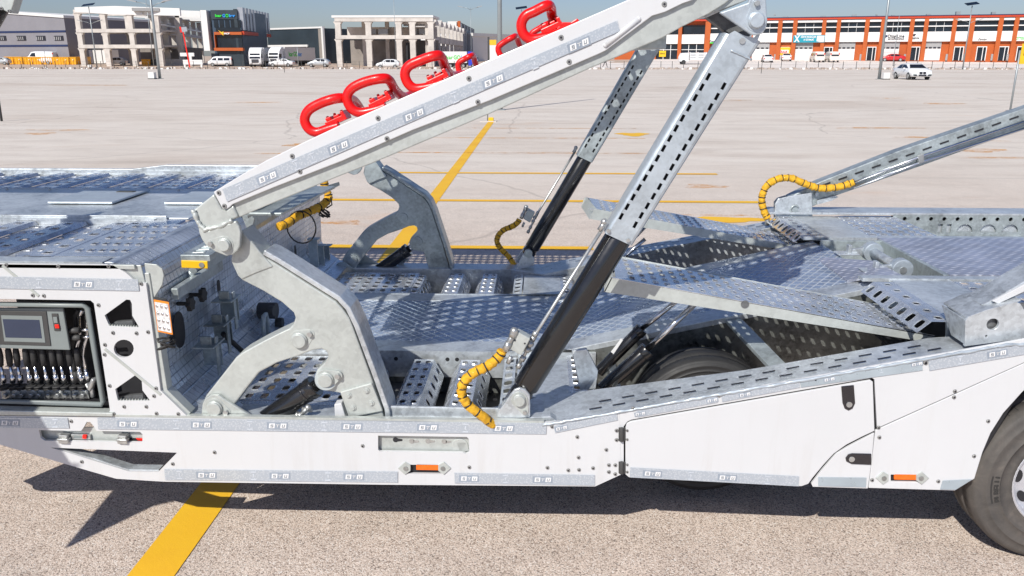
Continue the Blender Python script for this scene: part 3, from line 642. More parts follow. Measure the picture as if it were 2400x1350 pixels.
def van(label, paint, L=4.6, Hh=1.95, group=None, high=False):
    return vehicle('parked_van', label, 'van', L, 1.85, [(-L/2, .35, Hh-.25), (-L/2+.12, .3, Hh-.03), (-L*.2, .28, Hh), (L*.15, .28, Hh-.01), (L*.27, .28, Hh-.12), (L*.40, .3, Hh*.62), (L/2-.08, .32, Hh*.5), (L/2, .36, Hh*.4)],
        [Hh*.57]*5+[Hh*.56, Hh*.5, Hh*.4], [[(L*.12, Hh*.6), (L*.12, Hh-.3), (L*.24, Hh-.32), (L*.34, Hh*.62)]]+([] if high else [[(-L*.42, Hh*.6), (-L*.42, Hh-.3), (-L*.18, Hh-.3), (-L*.18, Hh*.6)], [(-L*.15, Hh*.6), (-L*.15, Hh-.3), (L*.08, Hh-.3), (L*.08, Hh*.6)]]),
        [-L*.3, L*.3], .33, paint, group, win=[(L*.405, Hh*.64, L*.285, Hh-.15, .78, .66)]+([] if high else [(-L/2-.02, Hh*.58, -L/2+.1, Hh-.2, .7, .62)]), roofw=.84)
v = van('cream minibus with its back window towards the lot, left one of the pair', M['cream'], group='cream minibuses outside the terrace'); place(v, 1914, 145.5, 86)
w = dup(v, 'cream minibus with its back window towards the lot, right one of the pair'); place(w, 1948, 145.5, 86)
v = van('white delivery van behind the row of yellow skips', M['carwhite'], 6, 2.6, high=True); place(v, 100, 151, 178)
v = van('white and blue small van beside the office block', M['carwhite'], 4.4, 1.8); place(v, 519, 155.5, 184)
v = van('small white van parked behind the silver hatchback', M['carwhite'], 4.4, 1.9); place(v, 748, 148, 180)

def truck(name, label, cabmat, L=9, logo=False):
    t = thing(name, (0, 0, 0), label, 'truck'); mb = MB(); prof = [(2.3, .5), (2.45, 1.5), (2.35, 2.1), (2.05, 2.9), (1.75, 3.25), (1.1, 3.7), (.3, 3.8), (.3, .5)]
    mb.prism([(x, -1.22, z) for x, z in prof], (0, 2.44, 0)); mb.build('cab', cabmat, t, bevel=.06)
    mb = MB(); mb.prism([(2.45, -1.05, 1.62), (2.45, 1.05, 1.62), (2.17, 1.0, 2.62), (2.17, -1.0, 2.62)], (.02, 0, .006)); mb.build('windscreen', M['carglass'], t)
    for s in (-1, 1):
        mb = MB(); mb.box(1.3, 2.1, s*1.235-.01, s*1.235+.01, 1.7, 2.45); mb.build('side_window', M['carglass'], t)
        mb = MB(); mb.box(2.25, 2.4, s*1.35-.1, s*1.35+.1, 1.7, 2.4); mb.build('door_mirror', M['ink'], t)
        mb = MB(); mb.box(2.3, 2.47, s*.9-.2, s*.9+.2, .7, .95); mb.build('headlight', M['led'], t)
    mb = MB()
    for k in range(5): mb.box(2.42, 2.49, -.7, .7, .85+k*.14, .93+k*.14)
    mb.build('grille', M['ink'], t)
    mb = MB(); mb.box(-L, 0, -1.25, 1.25, 1.15, 3.75); bx_ = mb.build('cargo_box', M['wallwhite'], t)
    mb = MB(); mb.box(-L, .4, -.5, .5, .7, 1.1); mb.build('chassis', M['ink'], t)
    for x in (1.5, -.9, -L+1.2, -L+2.5):
        for s in (-1, 1):
            mb = MB(); mb.cyl((x, s*.9, .5), (x, s*1.22, .5), .5, 20); w_ = mb.build('wheel', M['rubber'], t); mb = MB(); mb.cyl((x, s*1.2, .5), (x, s*1.235, .5), .3, 14); mb.build('rim', M['steel'], w_)
    if logo:
        for s in (-1, 1):
            rr = Vec((-s, 0, 0)) if False else Vec((1 if s < 0 else -1, 0, 0)); x0 = -L+1.6 if s < 0 else -1.4
            text_mesh('kar', 1.25, (x0, s*1.27, 2.0), rr, UPZ, 'lettering', M['logogreen'], bx_, .01, width=1.6, bold=.02); text_mesh('GO', 1.25, Vec((x0, s*1.27, 2.0))+rr*1.75, rr, UPZ, 'lettering', M['logogreen'], bx_, .01, width=1.6, bold=.03); text_mesh('ker', 1.25, Vec((x0, s*1.27, 2.0))+rr*3.5, rr, UPZ, 'lettering', M['logoblue'], bx_, .01, width=1.6, bold=.02)
    return t
t1 = truck('lorry', 'white lorry facing the lot, left of the two by the loading bay', M['carwhite']); place(t1, 606, 150, -86+0, 147); t1.scale = (.9, .9, .9)
t1.location.z = ground_z(t1.location.x, t1.location.y)
t2 = truck('lorry', 'white lorry with lettered trailer box, right of the two by the loading bay', M['carwhite'], 12, True); place(t2, 657, 150, -104, 149); t2.scale = (.92, .92, .92); t2.location.z = ground_z(t2.location.x, t2.location.y)
t3 = truck('lorry', 'blue cab lorry with white box lettered in green and blue, behind the red hooks', M['blue'], 6.5, True); t3.scale = (.72, .72, .72); place(t3, 1096, 158, -2, 140); t3.location.z = ground_z(t3.location.x, t3.location.y)
# drop side lorry, pick-up
t4 = thing('dropside_lorry', (0, 0, 0), 'white dropside lorry parked before the glazed showroom', 'truck')
mb = MB(); mb.box(-3, 1.4, -1, 1, .8, .95)
for k in range(4): mb.box(-3, 1.4, -1.02, -.98, 1+k*.28, 1.2+k*.28); mb.box(-3, 1.4, .98, 1.02, 1+k*.28, 1.2+k*.28)
for k in range(4): mb.box(-3+k*1.45, -2.9+k*1.45, -1.05, 1.05, .9, 2.15)
mb.build('load_bed', M['carwhite'], t4)
mb = MB(); mb.prism([(1.6, -.95, .5), (3.2, -.95, .5), (3.25, -.95, 1.2), (2.9, -.95, 2.0), (1.6, -.95, 2.05)], (0, 1.9, 0)); mb.build('cab', M['carwhite'], t4, bevel=.05)
mb = MB(); mb.box(1.9, 2.75, -.97, -.955, 1.3, 1.8); mb.build('side_window', M['carglass'], t4)
for x in (-2, 2.5):
    for s in (-1, 1): mb = MB(); mb.cyl((x, s*.7, .4), (x, s*.98, .4), .4, 18); mb.build('wheel', M['rubber'], t4)
place(t4, 1632, 151, 180)
t5 = thing('container', (0, 0, 0), 'long white site container with dark posts in front', 'container')
mb = MB(); mb.box(-4.2, 4.2, -1.3, 1.3, .1, 2.9); mb.build('container_body', M['wallwhite'], t5, bevel=.04)
mb = MB()
for k in range(5): mb.box(-4.25+k*2.06, -4.13+k*2.06, -1.36, -1.31, 0, 3.0)
mb.box(-4.3, 4.3, -1.38, -1.30, 2.9, 3.02); mb.build('corner_post', M['dark'], t5); place(t5, 229, 148.5, -2, 172); t5.location.z = ground_z(t5.location.x, t5.location.y)
# yellow skips
random.seed(11); protoskip = None
def skip_bm(w):
    mb = MB(); mb.prism([(-w/2+.1, -.9, 0), (w/2-.1, -.9, 0), (w/2, -.95, 1.45), (-w/2, -.95, 1.45)], (0, 1.85, 0)); mb.box(-w/2-.04, w/2+.04, -1.02, .98, 1.4, 1.52)
    for k in range(4): x = -w/2+.15+(w-.3)*k/3; mb.box(x-.05, x+.05, -1.0, -.9, .05, 1.4)
    return mb
for i, (px, py, h) in enumerate([(29, 150.5, 2), (51, 150.5, -3), (73, 151, 1), (94, 151, 2), (117, 151, -2), (139, 151.5, 1), (158, 151.5, 2), (175, 151.5, 2), (199, 151, 0)]):
    t = thing('waste_skip', (0, 0, 0), ('yellow waste skip behind the fence, '+['first from the left end of the row', 'second from the left end', 'third from the left end', 'fourth from the left end', 'in the middle of the row', 'sixth from the left end', 'seventh from the left end', 'second from the right end', 'last one before the white container'][i]), 'skip', 'yellow waste skips in a row')
    skip_bm(1.9).build('skip_body', M['skip'], t); mb = MB(); mb.sphere((.3, -.99, .95), .12, 5); mb.build('round_sticker', M['inkwhite'], t); place(t, px, py, h)
for i, (px, py, h, sc, lb) in enumerate([(392, 140, 0, 1.6, 'open yellow skip inside the unfinished frame, larger left one'), (448, 141, 5, 1.3, 'yellow skip behind the white sign board'), (346, 154, 8, .8, 'small yellow skip beside the tall lamp post')]):
    t = thing('waste_skip', (0, 0, 0), lb, 'skip'); skip_bm(3.2 if i < 2 else 2).build('skip_body', M['skip'], t); place(t, px, py, h); t.scale = (sc, sc, sc)
t = thing('low_wall', (0, 0, 0), 'low grey and green concrete wall before the unfinished frame', 'wall'); mb = MB(); mb.box(-4.5, 4.5, -.2, .2, 0, 1.25); mb.build('wall_panel', M['block'], t); mb = MB(); mb.box(-4.4, -1, -.23, -.205, .05, 1.2); mb.build('green_panel', M['darkwall'], t); place(t, 398, 154, 0)
# roadside sign board and flags near the office
t = thing('sign_board', (0, 0, 0), 'white low sign wall with red stripe beside the office block', 'sign'); mb = MB(); mb.box(-1.6, 1.9, -.2, .2, .5, 1.3); mb.box(-1.5, -1.2, -.2, .2, 0, .5); mb.box(1.5, 1.8, -.2, .2, 0, .5); mb.box(-2.0, .5, -.15, .15, 1.9, 2.5); mb.box(-.6, 0, -.15, .15, 1.3, 1.9); mb.build('board', M['wallwhite'], t); mb = MB(); mb.obox((-.55, -.3, 0), (.2, 0, 0), (0, .08, 0), (-.5, 0, 6.0)); mb.build('red_mast', M['redbutton'], t); place(t, 452, 158, 0)
t = thing('hoarding', (0, 0, 0), 'small white and red billboard on the unfinished frame', 'sign'); mb = MB(); mb.box(0, 3, -.1, 0, 0, 2.5); mb.build('board', M['finmat'], t); mb = MB(); mb.box(-1, -.1, -.1, 0, -.2, 2.8); mb.build('red_edge', M['redbutton'], t); t.location = V(427, 75, 148); t.rotation_euler = (0, rad(-6), 0); t.scale = (.33, .33, .33)
for i, (px, py, top, lb) in enumerate([(511, 153, 35, 'flagpole with a red and white flag before the office block'), (528, 155, 58, 'bare flagpole before the office block')]):
    b = T(px, py); zt = V(px, top, b.y).z; t = thing('flagpole', b, lb, 'flagpole'); mb = MB(); mb.cyl((b.x, b.y, b.z), (b.x, b.y, zt), .06, 8); mb.build('pole', M['pole'], t)
    if i == 0: mb = MB(); mb.obox((b.x-.1, b.y, zt-3.2), (1.3, .1, -.5), (0, .02, 0), (-.9, 0, 3.1)); mb.build('flag', M['redbutton'], t); mb = MB(); mb.sphere((b.x+.3, b.y-.03, zt-2.4), .3, 6, sq=(1, .1, 1)); mb.build('flag_emblem', M['inkwhite'], t)
# gravel, pallets
random.seed(5)
def heap(name, px, py, w, h, m, label, cat):
    c = T(px, py); mb = MB(); n = 18; vs = [(c.x, c.y, c.z+h)]
    for j, q in enumerate((.35, .7, 1)):
        for k in range(n):
            a = 2*math.pi*k/n; e = 1+.25*noise.noise(Vec((math.cos(a)*2, math.sin(a)*2, px+j))); vs.append((c.x+math.cos(a)*w*q*e, c.y+math.sin(a)*w*q*e*.7, c.z+h*(1-q)**1.1*(1+.3*random.random())-(.05 if q == 1 else 0)))
    fs = [[0, 1+k, 1+(k+1) % n] for k in range(n)] + [[1+j*n+k, 1+(j+1)*n+k, 1+(j+1)*n+(k+1) % n, 1+j*n+(k+1) % n] for j in (0, 1) for k in range(n)]
    mb.add(vs, fs, True); o = mb.build(name, m); tag(o, label, cat)
heap('gravel_heap', 858, 147, 3, 1.5, M['dirt'], 'sandy heap in front of the raw concrete frame', 'heap'); heap('gravel_heap', 352, 150, 3, 1.2, M['brick'], 'orange sand heap beside the tall lamp post', 'heap'); heap('gravel_heap', 548, 155, 2.5, .9, M['brick'], 'reddish heap beside the small van', 'heap')
for i, (px, py, w, h, m, lb) in enumerate([(912, 146, 2.0, 1.7, 'block', 'stack of grey blocks before the raw concrete frame'), (923, 147, .9, 1.3, 'brick', 'narrow stack of pale bricks between the grey stacks'), (939, 147, 1.2, 1.3, 'brick', 'pale brick stack behind the white hatchback'), (953, 147, 1.6, 1.3, 'block', 'grey block stack right of the white hatchback'), (970, 147, 1.5, 1.8, 'brick', 'tall pale brick stack beside the red hooks'), (814, 147, 1.2, 1.2, 'block', 'small grey block stack under the concrete frame')]):
    p = T(px, py); mb = MB(); mb.box(p.x-w/2, p.x+w/2, p.y-.6, p.y+.6, p.z, p.z+h)
    if i == 5: mb.box(p.x-.25, p.x+.25, p.y-.3, p.y+.3, p.z+h, p.z+h*2.2)
    tag(mb.build('block_stack', M[m], bevel=.05), lb, 'block stack')
# fence of posts and wires, rubble bank
fence = thing('post_and_wire_fence', V(1200, 160, 130), 'low post and wire fence along the far edge of the lot', 'fence')
fp = []
for k in range(92):
    x = -88+k*1.95+(.2*math.sin(k*2.3)); y = 131.5; z = 0; mb = MB(); mb.cyl((x, y, z), (x+.03*math.sin(k), y, z+1.25), .045, 6); mb.build('fence_post', M['dark'], fence); fp.append((x, y))
mb = MB()
for h in (.25, .7, 1.15): mb.tube([(x, y, h) for x, y in fp], .012, 4)
mb.build('wire', M['dark'], fence)
random.seed(21); mb = MB()
for k in range(1500):
    x = random.uniform(-92, 90); y = 131.2+random.gauss(0, .6); s = random.choice((.06, .08, .12, .16, .25)); c = Vec((x, y, s*.3)); vs = []
    for i in range(8): vs.append(c+Vec(((i & 1)-.5, ((i >> 1) & 1)-.5, ((i >> 2) & 1)-.5))*s*random.uniform(1.1, 2.1))
    mb.add(vs, [[0, 1, 3, 2], [4, 5, 7, 6], [0, 1, 5, 4], [2, 3, 7, 6], [0, 2, 6, 4], [1, 3, 7, 5]], mi=0 if random.random() < .75 else 1)
o = mb.build('rubble_bank', [M['rubble'], M['wallwhite']]); tag(o, 'band of rubble and broken stones along the far fence', 'rubble', kind='stuff')

# ------------------------------------------------------------ lamp posts
def post(px, py, Y, top, r, label, kind, head=0, arms=None, box=None):
    b = H(px, py, 0) if Y is None else V(px, py, Y); b.z = 0 if Y is None else b.z; t = thing('lamp_post', b, label, 'lamp post')
    x, y, z = b; zt = V(px, top, y).z; mb = MB(); mb.tube([(x, y, z), (x, y, (z+zt)/2), (x, y, zt)], [r, r*.8, r*.6], 12); mb.box(x-r*1.8, x+r*1.8, y-r*1.8, y+r*1.8, z, z+.04); mb.build('pole', M['pole'], t)
    if arms:
        za = V(px, arms, y).z
        for s in (-1, 1):
            mb = MB(); mb.tube([(x, y, za-.3), (x+s*.6, y, za), (x+s*1.3, y, za+.12)], .035, 6); mb.build('arm', M['pole'], t)
            mb = MB(); mb.obox((x+s*1.2-.15, y-.12, za+.1), (.9*s, 0, .2), (0, .24, 0), (0, 0, .09)); mb.build('lamp_head', M['shutter'], t)
    if kind == 'solar':
        mb = MB(); mb.obox((x-.95, y-.5, zt-.05), (1.9, .2, .25), (-.1, .9, .35), (0, 0, .06)); mb.build('solar_panel', M['glass'], t)
    if box:
        mb = MB(); mb.box(x+box, x+box+.55, y-.75, y-.25, z+.08, z+.62); mb.build('junction_box', M['wallwhite'], t); mb = MB(); mb.box(x+box-.03, x+box+.6, y-.8, y-.2, z, z+.08); mb.build('box_plinth', M['dark'], t)
    return t
post(375, 185, None, -80, .14, 'tall grey lamp post with twin arms and white foot box, left half of the lot', 'x', arms=8, box=-.75)
post(228, 161, None, 15, .11, 'lamp post with a solar panel before the unfinished frame', 'solar', arms=52, box=-1.2)
post(361, 158, None, -5, .07, 'thin lamp post right behind the tall lamp post', 'x')
post(1172, 258, None, -300, .11, 'tall lamp post rising behind the white beam near the picture centre', 'x')
post(2060, 186, None, -80, .14, 'tall lamp post with a white box at its foot left of the lone white car', 'x', box=.1)
post(2092, 160, None, 36, .07, 'thin bare post behind the lone white car', 'x')
post(2256, 163, None, 13, .11, 'lamp post with twin arms and solar panel before the workshop terrace', 'solar', arms=50)
post(929, 160, None, -20, .06, 'thin lamp post before the raw concrete frame', 'x')
post(1105, 160, None, 17, .05, 'thin lamp post behind the red hooks with one white head', 'x', arms=19)
post(1222, 160, None, 22, .07, 'lamp post with a solar panel just above a red hook', 'solar')
post(700, 160, None, 110, .08, 'short post between the two lorries', 'x')
for i, (px, py, top, lb) in enumerate([(4, 284, 225, 'dark short post at the left edge of the lot'), (110, 163, 120, 'short brown sign post behind the yellow skips'), (667, 170, 120, 'thin stick post before the white saloon'), (1784, 172, 127, 'thin stick post left of the tall strut on the right')]):
    b = H(px, py, 0); zt = V(px, top, b.y).z; t = thing('short_post', b, lb, 'post'); mb = MB(); mb.cyl(b, (b.x+.02, b.y, zt), .035 if i else .04, 8); mb.build('pole', M['dark'], t)
b = H(1143, 285, 0); t = thing('bay_marker_post', b, 'thin marker post with a yellow block at the end of the yellow line', 'post'); mb = MB(); mb.cyl(b, b+Vec((0, 0, 1.1)), .02, 8); mb.build('pole', M['pole'], t); mb = MB(); mb.box(b.x+.03, b.x+.2, b.y-.06, b.y+.06, 0, .14); mb.build('yellow_block', M['yellowpaint'], t, bevel=.02); mb = MB(); mb.box(b.x-.25, b.x+.3, b.y-.2, b.y+.15, 0, .03); mb.build('base', M['concrete'], t)
b = H(2366, 268, 0); zt = V(2390, 107, b.y).z; top_ = V(2396, 107, b.y)
t = thing('yellow_sign', b, 'yellow traffic sign with black marks at the right edge on a leaning post', 'sign'); mb = MB(); p1 = V(2391, 118, b.y); mb.cyl(b, p1, .035, 10); mb.build('pole', M['pole'], t)
q = V(2387, 150, b.y); u = (p1-b).normalized(); mb = MB(); mb.obox(q-Vec((0, .05, 0)), (.62, 0, 0), u*.72, (0, .02, 0)); pl = mb.build('sign_plate', M['banneryel'], t)
mb = MB(); o_ = q-Vec((0, .056, 0)); mb.obox(o_+Vec((.1, 0, 0))+u*.3, (.42, 0, 0), u*.07, (0, .004, 0)); mb.obox(o_+Vec((.1, 0, 0))+u*.3, (.07, 0, 0), u*.32, (0, .004, 0)); mb.obox(o_+Vec((.1, 0, 0))+u*.55, (.42, 0, 0), u*.07, (0, .004, 0)); mb.obox(o_+Vec((.2, 0, 0))+u*.18, (.22, 0, 0), u*.06, (0, .004, 0)); mb.build('sign_marks', M['ink'], pl)
# walker beyond the fence
p = T(1418, 158); px_, py_, pz_ = p
sk = bpy.data.meshes.new('person'); V_ = [(0, 0, .95), (0, 0, 1.2), (0, 0, 1.45), (0, 0, 1.55), (0, 0, 1.68), (.1, 0, .92), (.25, 0, .5), (.38, 0, .05), (.48, .0, .02), (-.1, 0, .92), (-.2, 0, .5), (-.42, 0, .08), (-.36, 0, .02), (.2, 0, 1.42), (.26, 0, 1.15), (.3, 0, .9), (-.2, 0, 1.42), (-.28, 0, 1.15), (-.25, 0, .9)]
E_ = [(0, 1), (1, 2), (2, 3), (3, 4), (0, 5), (5, 6), (6, 7), (7, 8), (0, 9), (9, 10), (10, 11), (11, 12), (2, 13), (13, 14), (14, 15), (2, 16), (16, 17), (17, 18)]
R_ = [.15, .15, .16, .06, .11, .1, .07, .05, .04, .1, .07, .05, .04, .07, .05, .04, .07, .05, .04]
sk.from_pydata(V_, E_, []); pe = bpy.data.objects.new('person', sk); col.objects.link(pe); pe.location = p; sk.materials.append(M['cloth'])
md = pe.modifiers.new('skin', 'SKIN'); [setattr(sk.skin_vertices[0].data[i], 'radius', (r, r)) for i, r in enumerate(R_)]; sk.skin_vertices[0].data[0].use_root = True; pe.modifiers.new('sub', 'SUBSURF').levels = 1
tag(pe, 'person in dark clothes walking behind the fence left of the far strut', 'person')

# ============================================================ the car transporter trailer
TR = thing('car_transporter_trailer', (0, YC, 0), 'galvanised and white car transporter trailer with a raised sloping upper deck', 'trailer')
def ZR(x): return .64 if x < .03 else min(1.02, .64+.207*(x-.03)) # top of the side rails
def perf(mb, o, U, W, nu, nv, hu=.42, hv=.42, b=.006, mi=0, ring=.8, dome=1.0):
    """sheet nu x nv cells spanned by U and W, every cell pressed up round a square hole"""
    o, U, W = Vec(o), Vec(U), Vec(W); N = U.cross(W).normalized()
    if N.z < 0 or (abs(N.z) < 1e-6 and N.y > 0): N = -N
    u, w = U/nu, W/nv; vs = []; fs = []; ang = [45*k+22.5 for k in range(8)]
    cs = [(-.5, -.5), (0, -.5), (.5, -.5), (.5, 0), (.5, .5), (0, .5), (-.5, .5), (-.5, 0)]
    hole = [(-.5, -.3), (-.3, -.5), (.3, -.5), (.5, -.3), (.5, .3), (.3, .5), (-.3, .5), (-.5, .3)]
    for i in range(nu):
        for j in range(nv):
            c = o + u*(i+.5) + w*(j+.5); n = len(vs)
            outer = [(-.5, -.5), (.0, -.5), (.5, -.5), (.5, 0), (.5, .5), (0, .5), (-.5, .5), (-.5, 0)]
            o2 = [(-1, -.4), (-.0, -.62), (1, -.4), (1.0, 0), (1, .4), (0, .62), (-1, .4), (-1.0, 0)]
            hh = [(-.42, -.42), (0, -.5), (.42, -.42), (.5, 0), (.42, .42), (0, .5), (-.42, .42), (-.5, 0)]
            for a, q in outer: vs.append(c+u*a+w*q)
            for a, q in hh: vs.append(c+u*a*min(.98, hu*2.5*ring)+w*q*min(.98, hv*2.6*ring))
            for a, q in hh: vs.append(c+u*a*hu*1.62+w*q*hv*1.75+N*b)
            for a, q in hh: vs.append(c+u*a*hu*1.56+w*q*hv*1.7-N*.0012)
            for k in range(8):
                e = (k+1) % 8
                for l in range(3): fs.append([n+8*l+k, n+8*l+e, n+8*(l+1)+e, n+8*(l+1)+k])
    mb.add(vs, fs, False, mi); return mb
def bar(mb, x, w, z, y0, y1, n=9, sl=.05, dz=.09, cols=2):
    """folded cross tread: perforated top, perforated sloping flanks"""
    perf(mb, (x-w/2, y0, z), (w, 0, 0), (0, y1-y0, 0), cols, n, .32, .22, .005)
    for s in (-1, 1):
        perf(mb, (x+s*w/2, y0, z), (s*sl, 0, -dz), (0, y1-y0, 0), 1, n, .22, .20, .002)
    mb.prism([(x-w/2, y0, z-.001), (x+w/2, y0, z-.001), (x+w/2+sl, y0, z-dz), (x-w/2-sl, y0, z-dz)], (0, .004, 0))
def pin(name, px, py, Y, r, parent, keep=None, m='galv_pale', mirror=True, out=.02, collar=True):
    c = V(px, py, Y); mb = MB()
    mb.cyl(c+Vec((0, .02, 0)), c-Vec((0, out, 0)), r, 24)
    if collar:
        mb.tube([c+Vec((r*1.0*math.cos(a), -out*.35, r*1.0*math.sin(a))) for a in [2*math.pi*k/28 for k in range(28)]], r*.16, 8, True)
    o = mb.build(name, M[m], parent, bevel=.003)
    if keep:
        k = V(*keep, Y); d = (k-c); L = d.length; dn = d.normalized(); pn = Vec((-dn.z, 0, dn.x)); R = r*1.45; rr = r*.62; pts = []
        for a in range(-115, 116, 15): q = rad(a); pts.append(c-dn*R*math.cos(q)+pn*R*math.sin(q))
        for a in range(-70, 71, 14): q = rad(a); pts.append(k+dn*rr*math.cos(q)-pn*rr*math.sin(q))
        mb = MB(); mb.prism([p-Vec((0, .002, 0)) for p in pts], (0, .01, 0)); kp = mb.build('keeper_plate', M[m], o, bevel=.002)
        mb = MB(); mb.cyl(k, k-Vec((0, .016, 0)), r*.36, 10); mb.build('bolt', M['steel'], kp if False else o)
    return o
def bolts(pts, Y, parent, r=.0085, mirror=False):
    for x, y in pts:
        mb = MB(); c = V(x, y, Y); mb.cyl(c, c-Vec((0, .004, 0)), r, 12, r2=r*.8); mb.cyl(c-Vec((0, .0035, 0)), c-Vec((0, .0048, 0)), r*.45, 6, mi=1); mb.build('bolt_head', [M['bolt'], M['ink']], parent)

# --- STU strips: film, printed badge blocks and letters
STROKES = {'S': [((.8, .9), (.2, .9)), ((.2, .9), (.2, .52)), ((.2, .52), (.8, .52)), ((.8, .52), (.8, .1)), ((.8, .1), (.2, .1))], 'T': [((.1, .9), (.9, .9)), ((.5, .9), (.5, .1))], 'U': [((.2, .9), (.2, .1)), ((.2, .1), (.8, .1)), ((.8, .1), (.8, .9))]}
def strip(corners, badges, parent, Y=-.004, bare=False, w=40, faint=()):
    """corners tl, tr, br, bl in photograph points; badges = px x-centres along it"""
    tl, tr, br, bl = [V(a, b, Y) for a, b in corners]; mb = MB(); mb.prism([tl, tr, br, bl], (0, .0025, 0)); st = mb.build('reflective_strip', M['strip_bare' if bare else 'strip'], parent)
    U = (tr-tl); Wd = (bl-tl); mb = MB(); ln = U.length; un = U.normalized(); dn = Wd.normalized()*1.0; hgt = Wd.length; N = Vec((0, -.0012, 0))
    k = .42*hgt
    for bx in badges:
        t = (bx-corners[0][0])/(corners[1][0]-corners[0][0]); c = tl+U*t+Wd*.5
        bw = k*1.12; mb.prism([c+un*a*bw*1.85+dn*b*k*.75+N*.6 for a, b in ((-1, -1), (1, -1), (1, 1), (-1, 1))], (0, .0006, 0), mi=2)
        for i, L in enumerate('STU'):
            o = c+un*((i-1.5)*bw); up = -dn*k*1.0; rt = un*bw; o = o+dn*k*.5; sh = un*.12*k
            if L != 'T': mb.prism([o+N, o+rt+N, o+rt+up+sh+N, o+up+sh+N], (0, .0006, 0), mi=0)
            for (a0, b0), (a1, b1) in STROKES[L]:
                sc = .62; p = o+rt*(.5+(a0-.5)*sc)+up*(.5+(b0-.5)*sc)+sh*b0; q = o+rt*(.5+(a1-.5)*sc)+up*(.5+(b1-.5)*sc)+sh*b1; d = (q-p).normalized()*k*.055; e = Vec((-d.z, 0, d.x))
                mb.prism([p-d-e+N*2, q+d-e+N*2, q+d+e+N*2, p-d+e+N*2], (0, .0006, 0), mi=1 if L != 'T' else 0)
        mb.build('badge', [M['inkwhite'], M['badgeink'], M['badgeblue'], M['badgefaint']], parent); mb = MB()
    for bx in faint:   # small printed notes in the film
        t = (bx-corners[0][0])/(corners[1][0]-corners[0][0]); c = tl+U*t+Wd*.5
        for q in (-.34, .34): mb.prism([c+un*a*k*.55+dn*(q*hgt+b*hgt*.035)+N for a, b in ((-1, -1), (1, -1), (1, 1), (-1, 1))], (0, .0006, 0), mi=3)
        mb.prism([c+un*a*k*.12+dn*(b*hgt*.16)+N for a, b in ((-1, -1), (1, -1), (.3, 1), (-.3, 1))], (0, .0006, 0), mi=3)
    if mb.v: mb.build('small_print', [M['inkwhite'], M['badgeink'], M['badgeblue'], M['badgefaint']], parent)
    return st
M['badgeink'] = plain('grey_lettering', (.25, .28, .32), .4); M['badgeblue'] = plain('badge_ground', (.30, .345, .41), .3); M['badgefaint'] = plain('faint_lettering', (.62, .66, .72), .4)

# ---- long white skirt with its openings
top = [(-60, 974), (440, 979), (900, 985), (1283, 990), (1330, 987), (1452, 966)]
bot = [(1456, 1112), (1395, 1140), (900, 1136), (385, 1129), (272, 1122), (155, 1088), (0, 1042), (-60, 1026)]
h_low = [(118, 1049), (240, 1054), (415, 1061), (371, 1106), (302, 1105), (220, 1080), (150, 1058)]
h_rec = [(91, 1008), (190, 1010), (197, 1000), (203, 989), (211, 989), (219, 998), (226, 1010), (328, 1012), (334, 1018), (334, 1037), (105, 1033), (95, 1026)]
h_pl = [(886, 1021), (1094, 1024), (1099, 1029), (1100, 1060), (1092, 1064), (1084, 1061), (890, 1058), (886, 1054)]
h_mk = [(950, 1089), (1035, 1090), (1035, 1111), (950, 1110)]
mb = MB(); mb.prism(S(top+bot, 0), (0, .012, 0), [S(h, 0) for h in (h_low, h_rec, h_pl, h_mk)]); sk1 = mb.build('skirt_panel', M['white'], TR, bevel=.0025)
mb = MB(); mb.prism(S([(80, 1000), (345, 1003), (345, 1045), (80, 1040)], .028), (0, .006, 0)); rp = mb.build('recess_plate', M['galv_pale'], TR)
mb = MB(); mb.prism(S([(880, 1012), (1106, 1015), (1106, 1072), (880, 1068)], .022), (0, .006, 0)); kp = mb.build('recess_plate', M['galv_pale'], TR)
mb = MB()
for i, (x, y) in enumerate([(927, 1031), (965, 1034), (1003, 1034), (1041, 1035)]):
    c = V(x, y, .0205); mb.cyl(c, c+Vec((0, .003, 0)), .0115, 14, mi=0 if i == 0 else 1); mb.prism([V(x+4, y-3, .0205), V(x+16, y-1.5, .0205), V(x+16, y+2.5, .0205), V(x+4, y+4, .0205)], (0, .003, 0), mi=0 if i == 0 else 1)
mb.build('keyhole', [M['interior'], M['steel']], kp)
c = V(1078, 1046, .018); mb = MB(); mb.cyl(c, c+Vec((0, .006, 0)), .035, 24); mb.prism([V(1068, 1031, .018), V(1092, 1036, .018), V(1101, 1058, .018), V(1075, 1056, .018)], (0, .006, 0)); mb.build('swivel_plate', M['galv_pale'], kp, bevel=.002)
for x, y in ((146, 1029), (284, 1030)):   # spring latches
    mb = MB(); mb.prism(S([(x-9, y-9), (x+11, y-8), (x+11, y+3), (x-9, y+2)], -.004), (0, .03, 0)); mb.prism(S([(x-11, y+1), (x+13, y+2), (x+13, y+12), (x-9, y+11)], -.012), (0, .025, 0)); mb.cyl(V(x-12, y+1, -.01), V(x+14, y+2, -.01), .006, 10); mb.build('latch', M['steel'], TR, bevel=.003)
mb = MB(); mb.prism(S([(166, 1018), (211, 1019), (212, 1031), (165, 1030)], .016), (0, .01, 0)); mb.prism(S([(173, 1021), (206, 1022), (206, 1028), (173, 1027)], .014), (0, .01, 0), mi=1); sw = mb.build('slide_latch', [M['steel'], M['bezel']], TR, bevel=.002)
mb = MB(); mb.prism(S([(193, 1020), (202, 1020.5), (202, 1029), (193, 1028.5)], .008), (0, .01, 0)); mb.build('red_button', M['redbutton'], sw, bevel=.001)
mb = MB(); mb.prism(S([(300, 1027), (334, 1027.5), (334, 1034), (300, 1033)], .024), (0, .003, 0)); mb.prism(S([(318, 1027), (334, 1027.5), (334, 1033), (323, 1032)], .022), (0, .003, 0), mi=1); mb.build('red_handle', [M['interior'], M['redbutton']], TR)
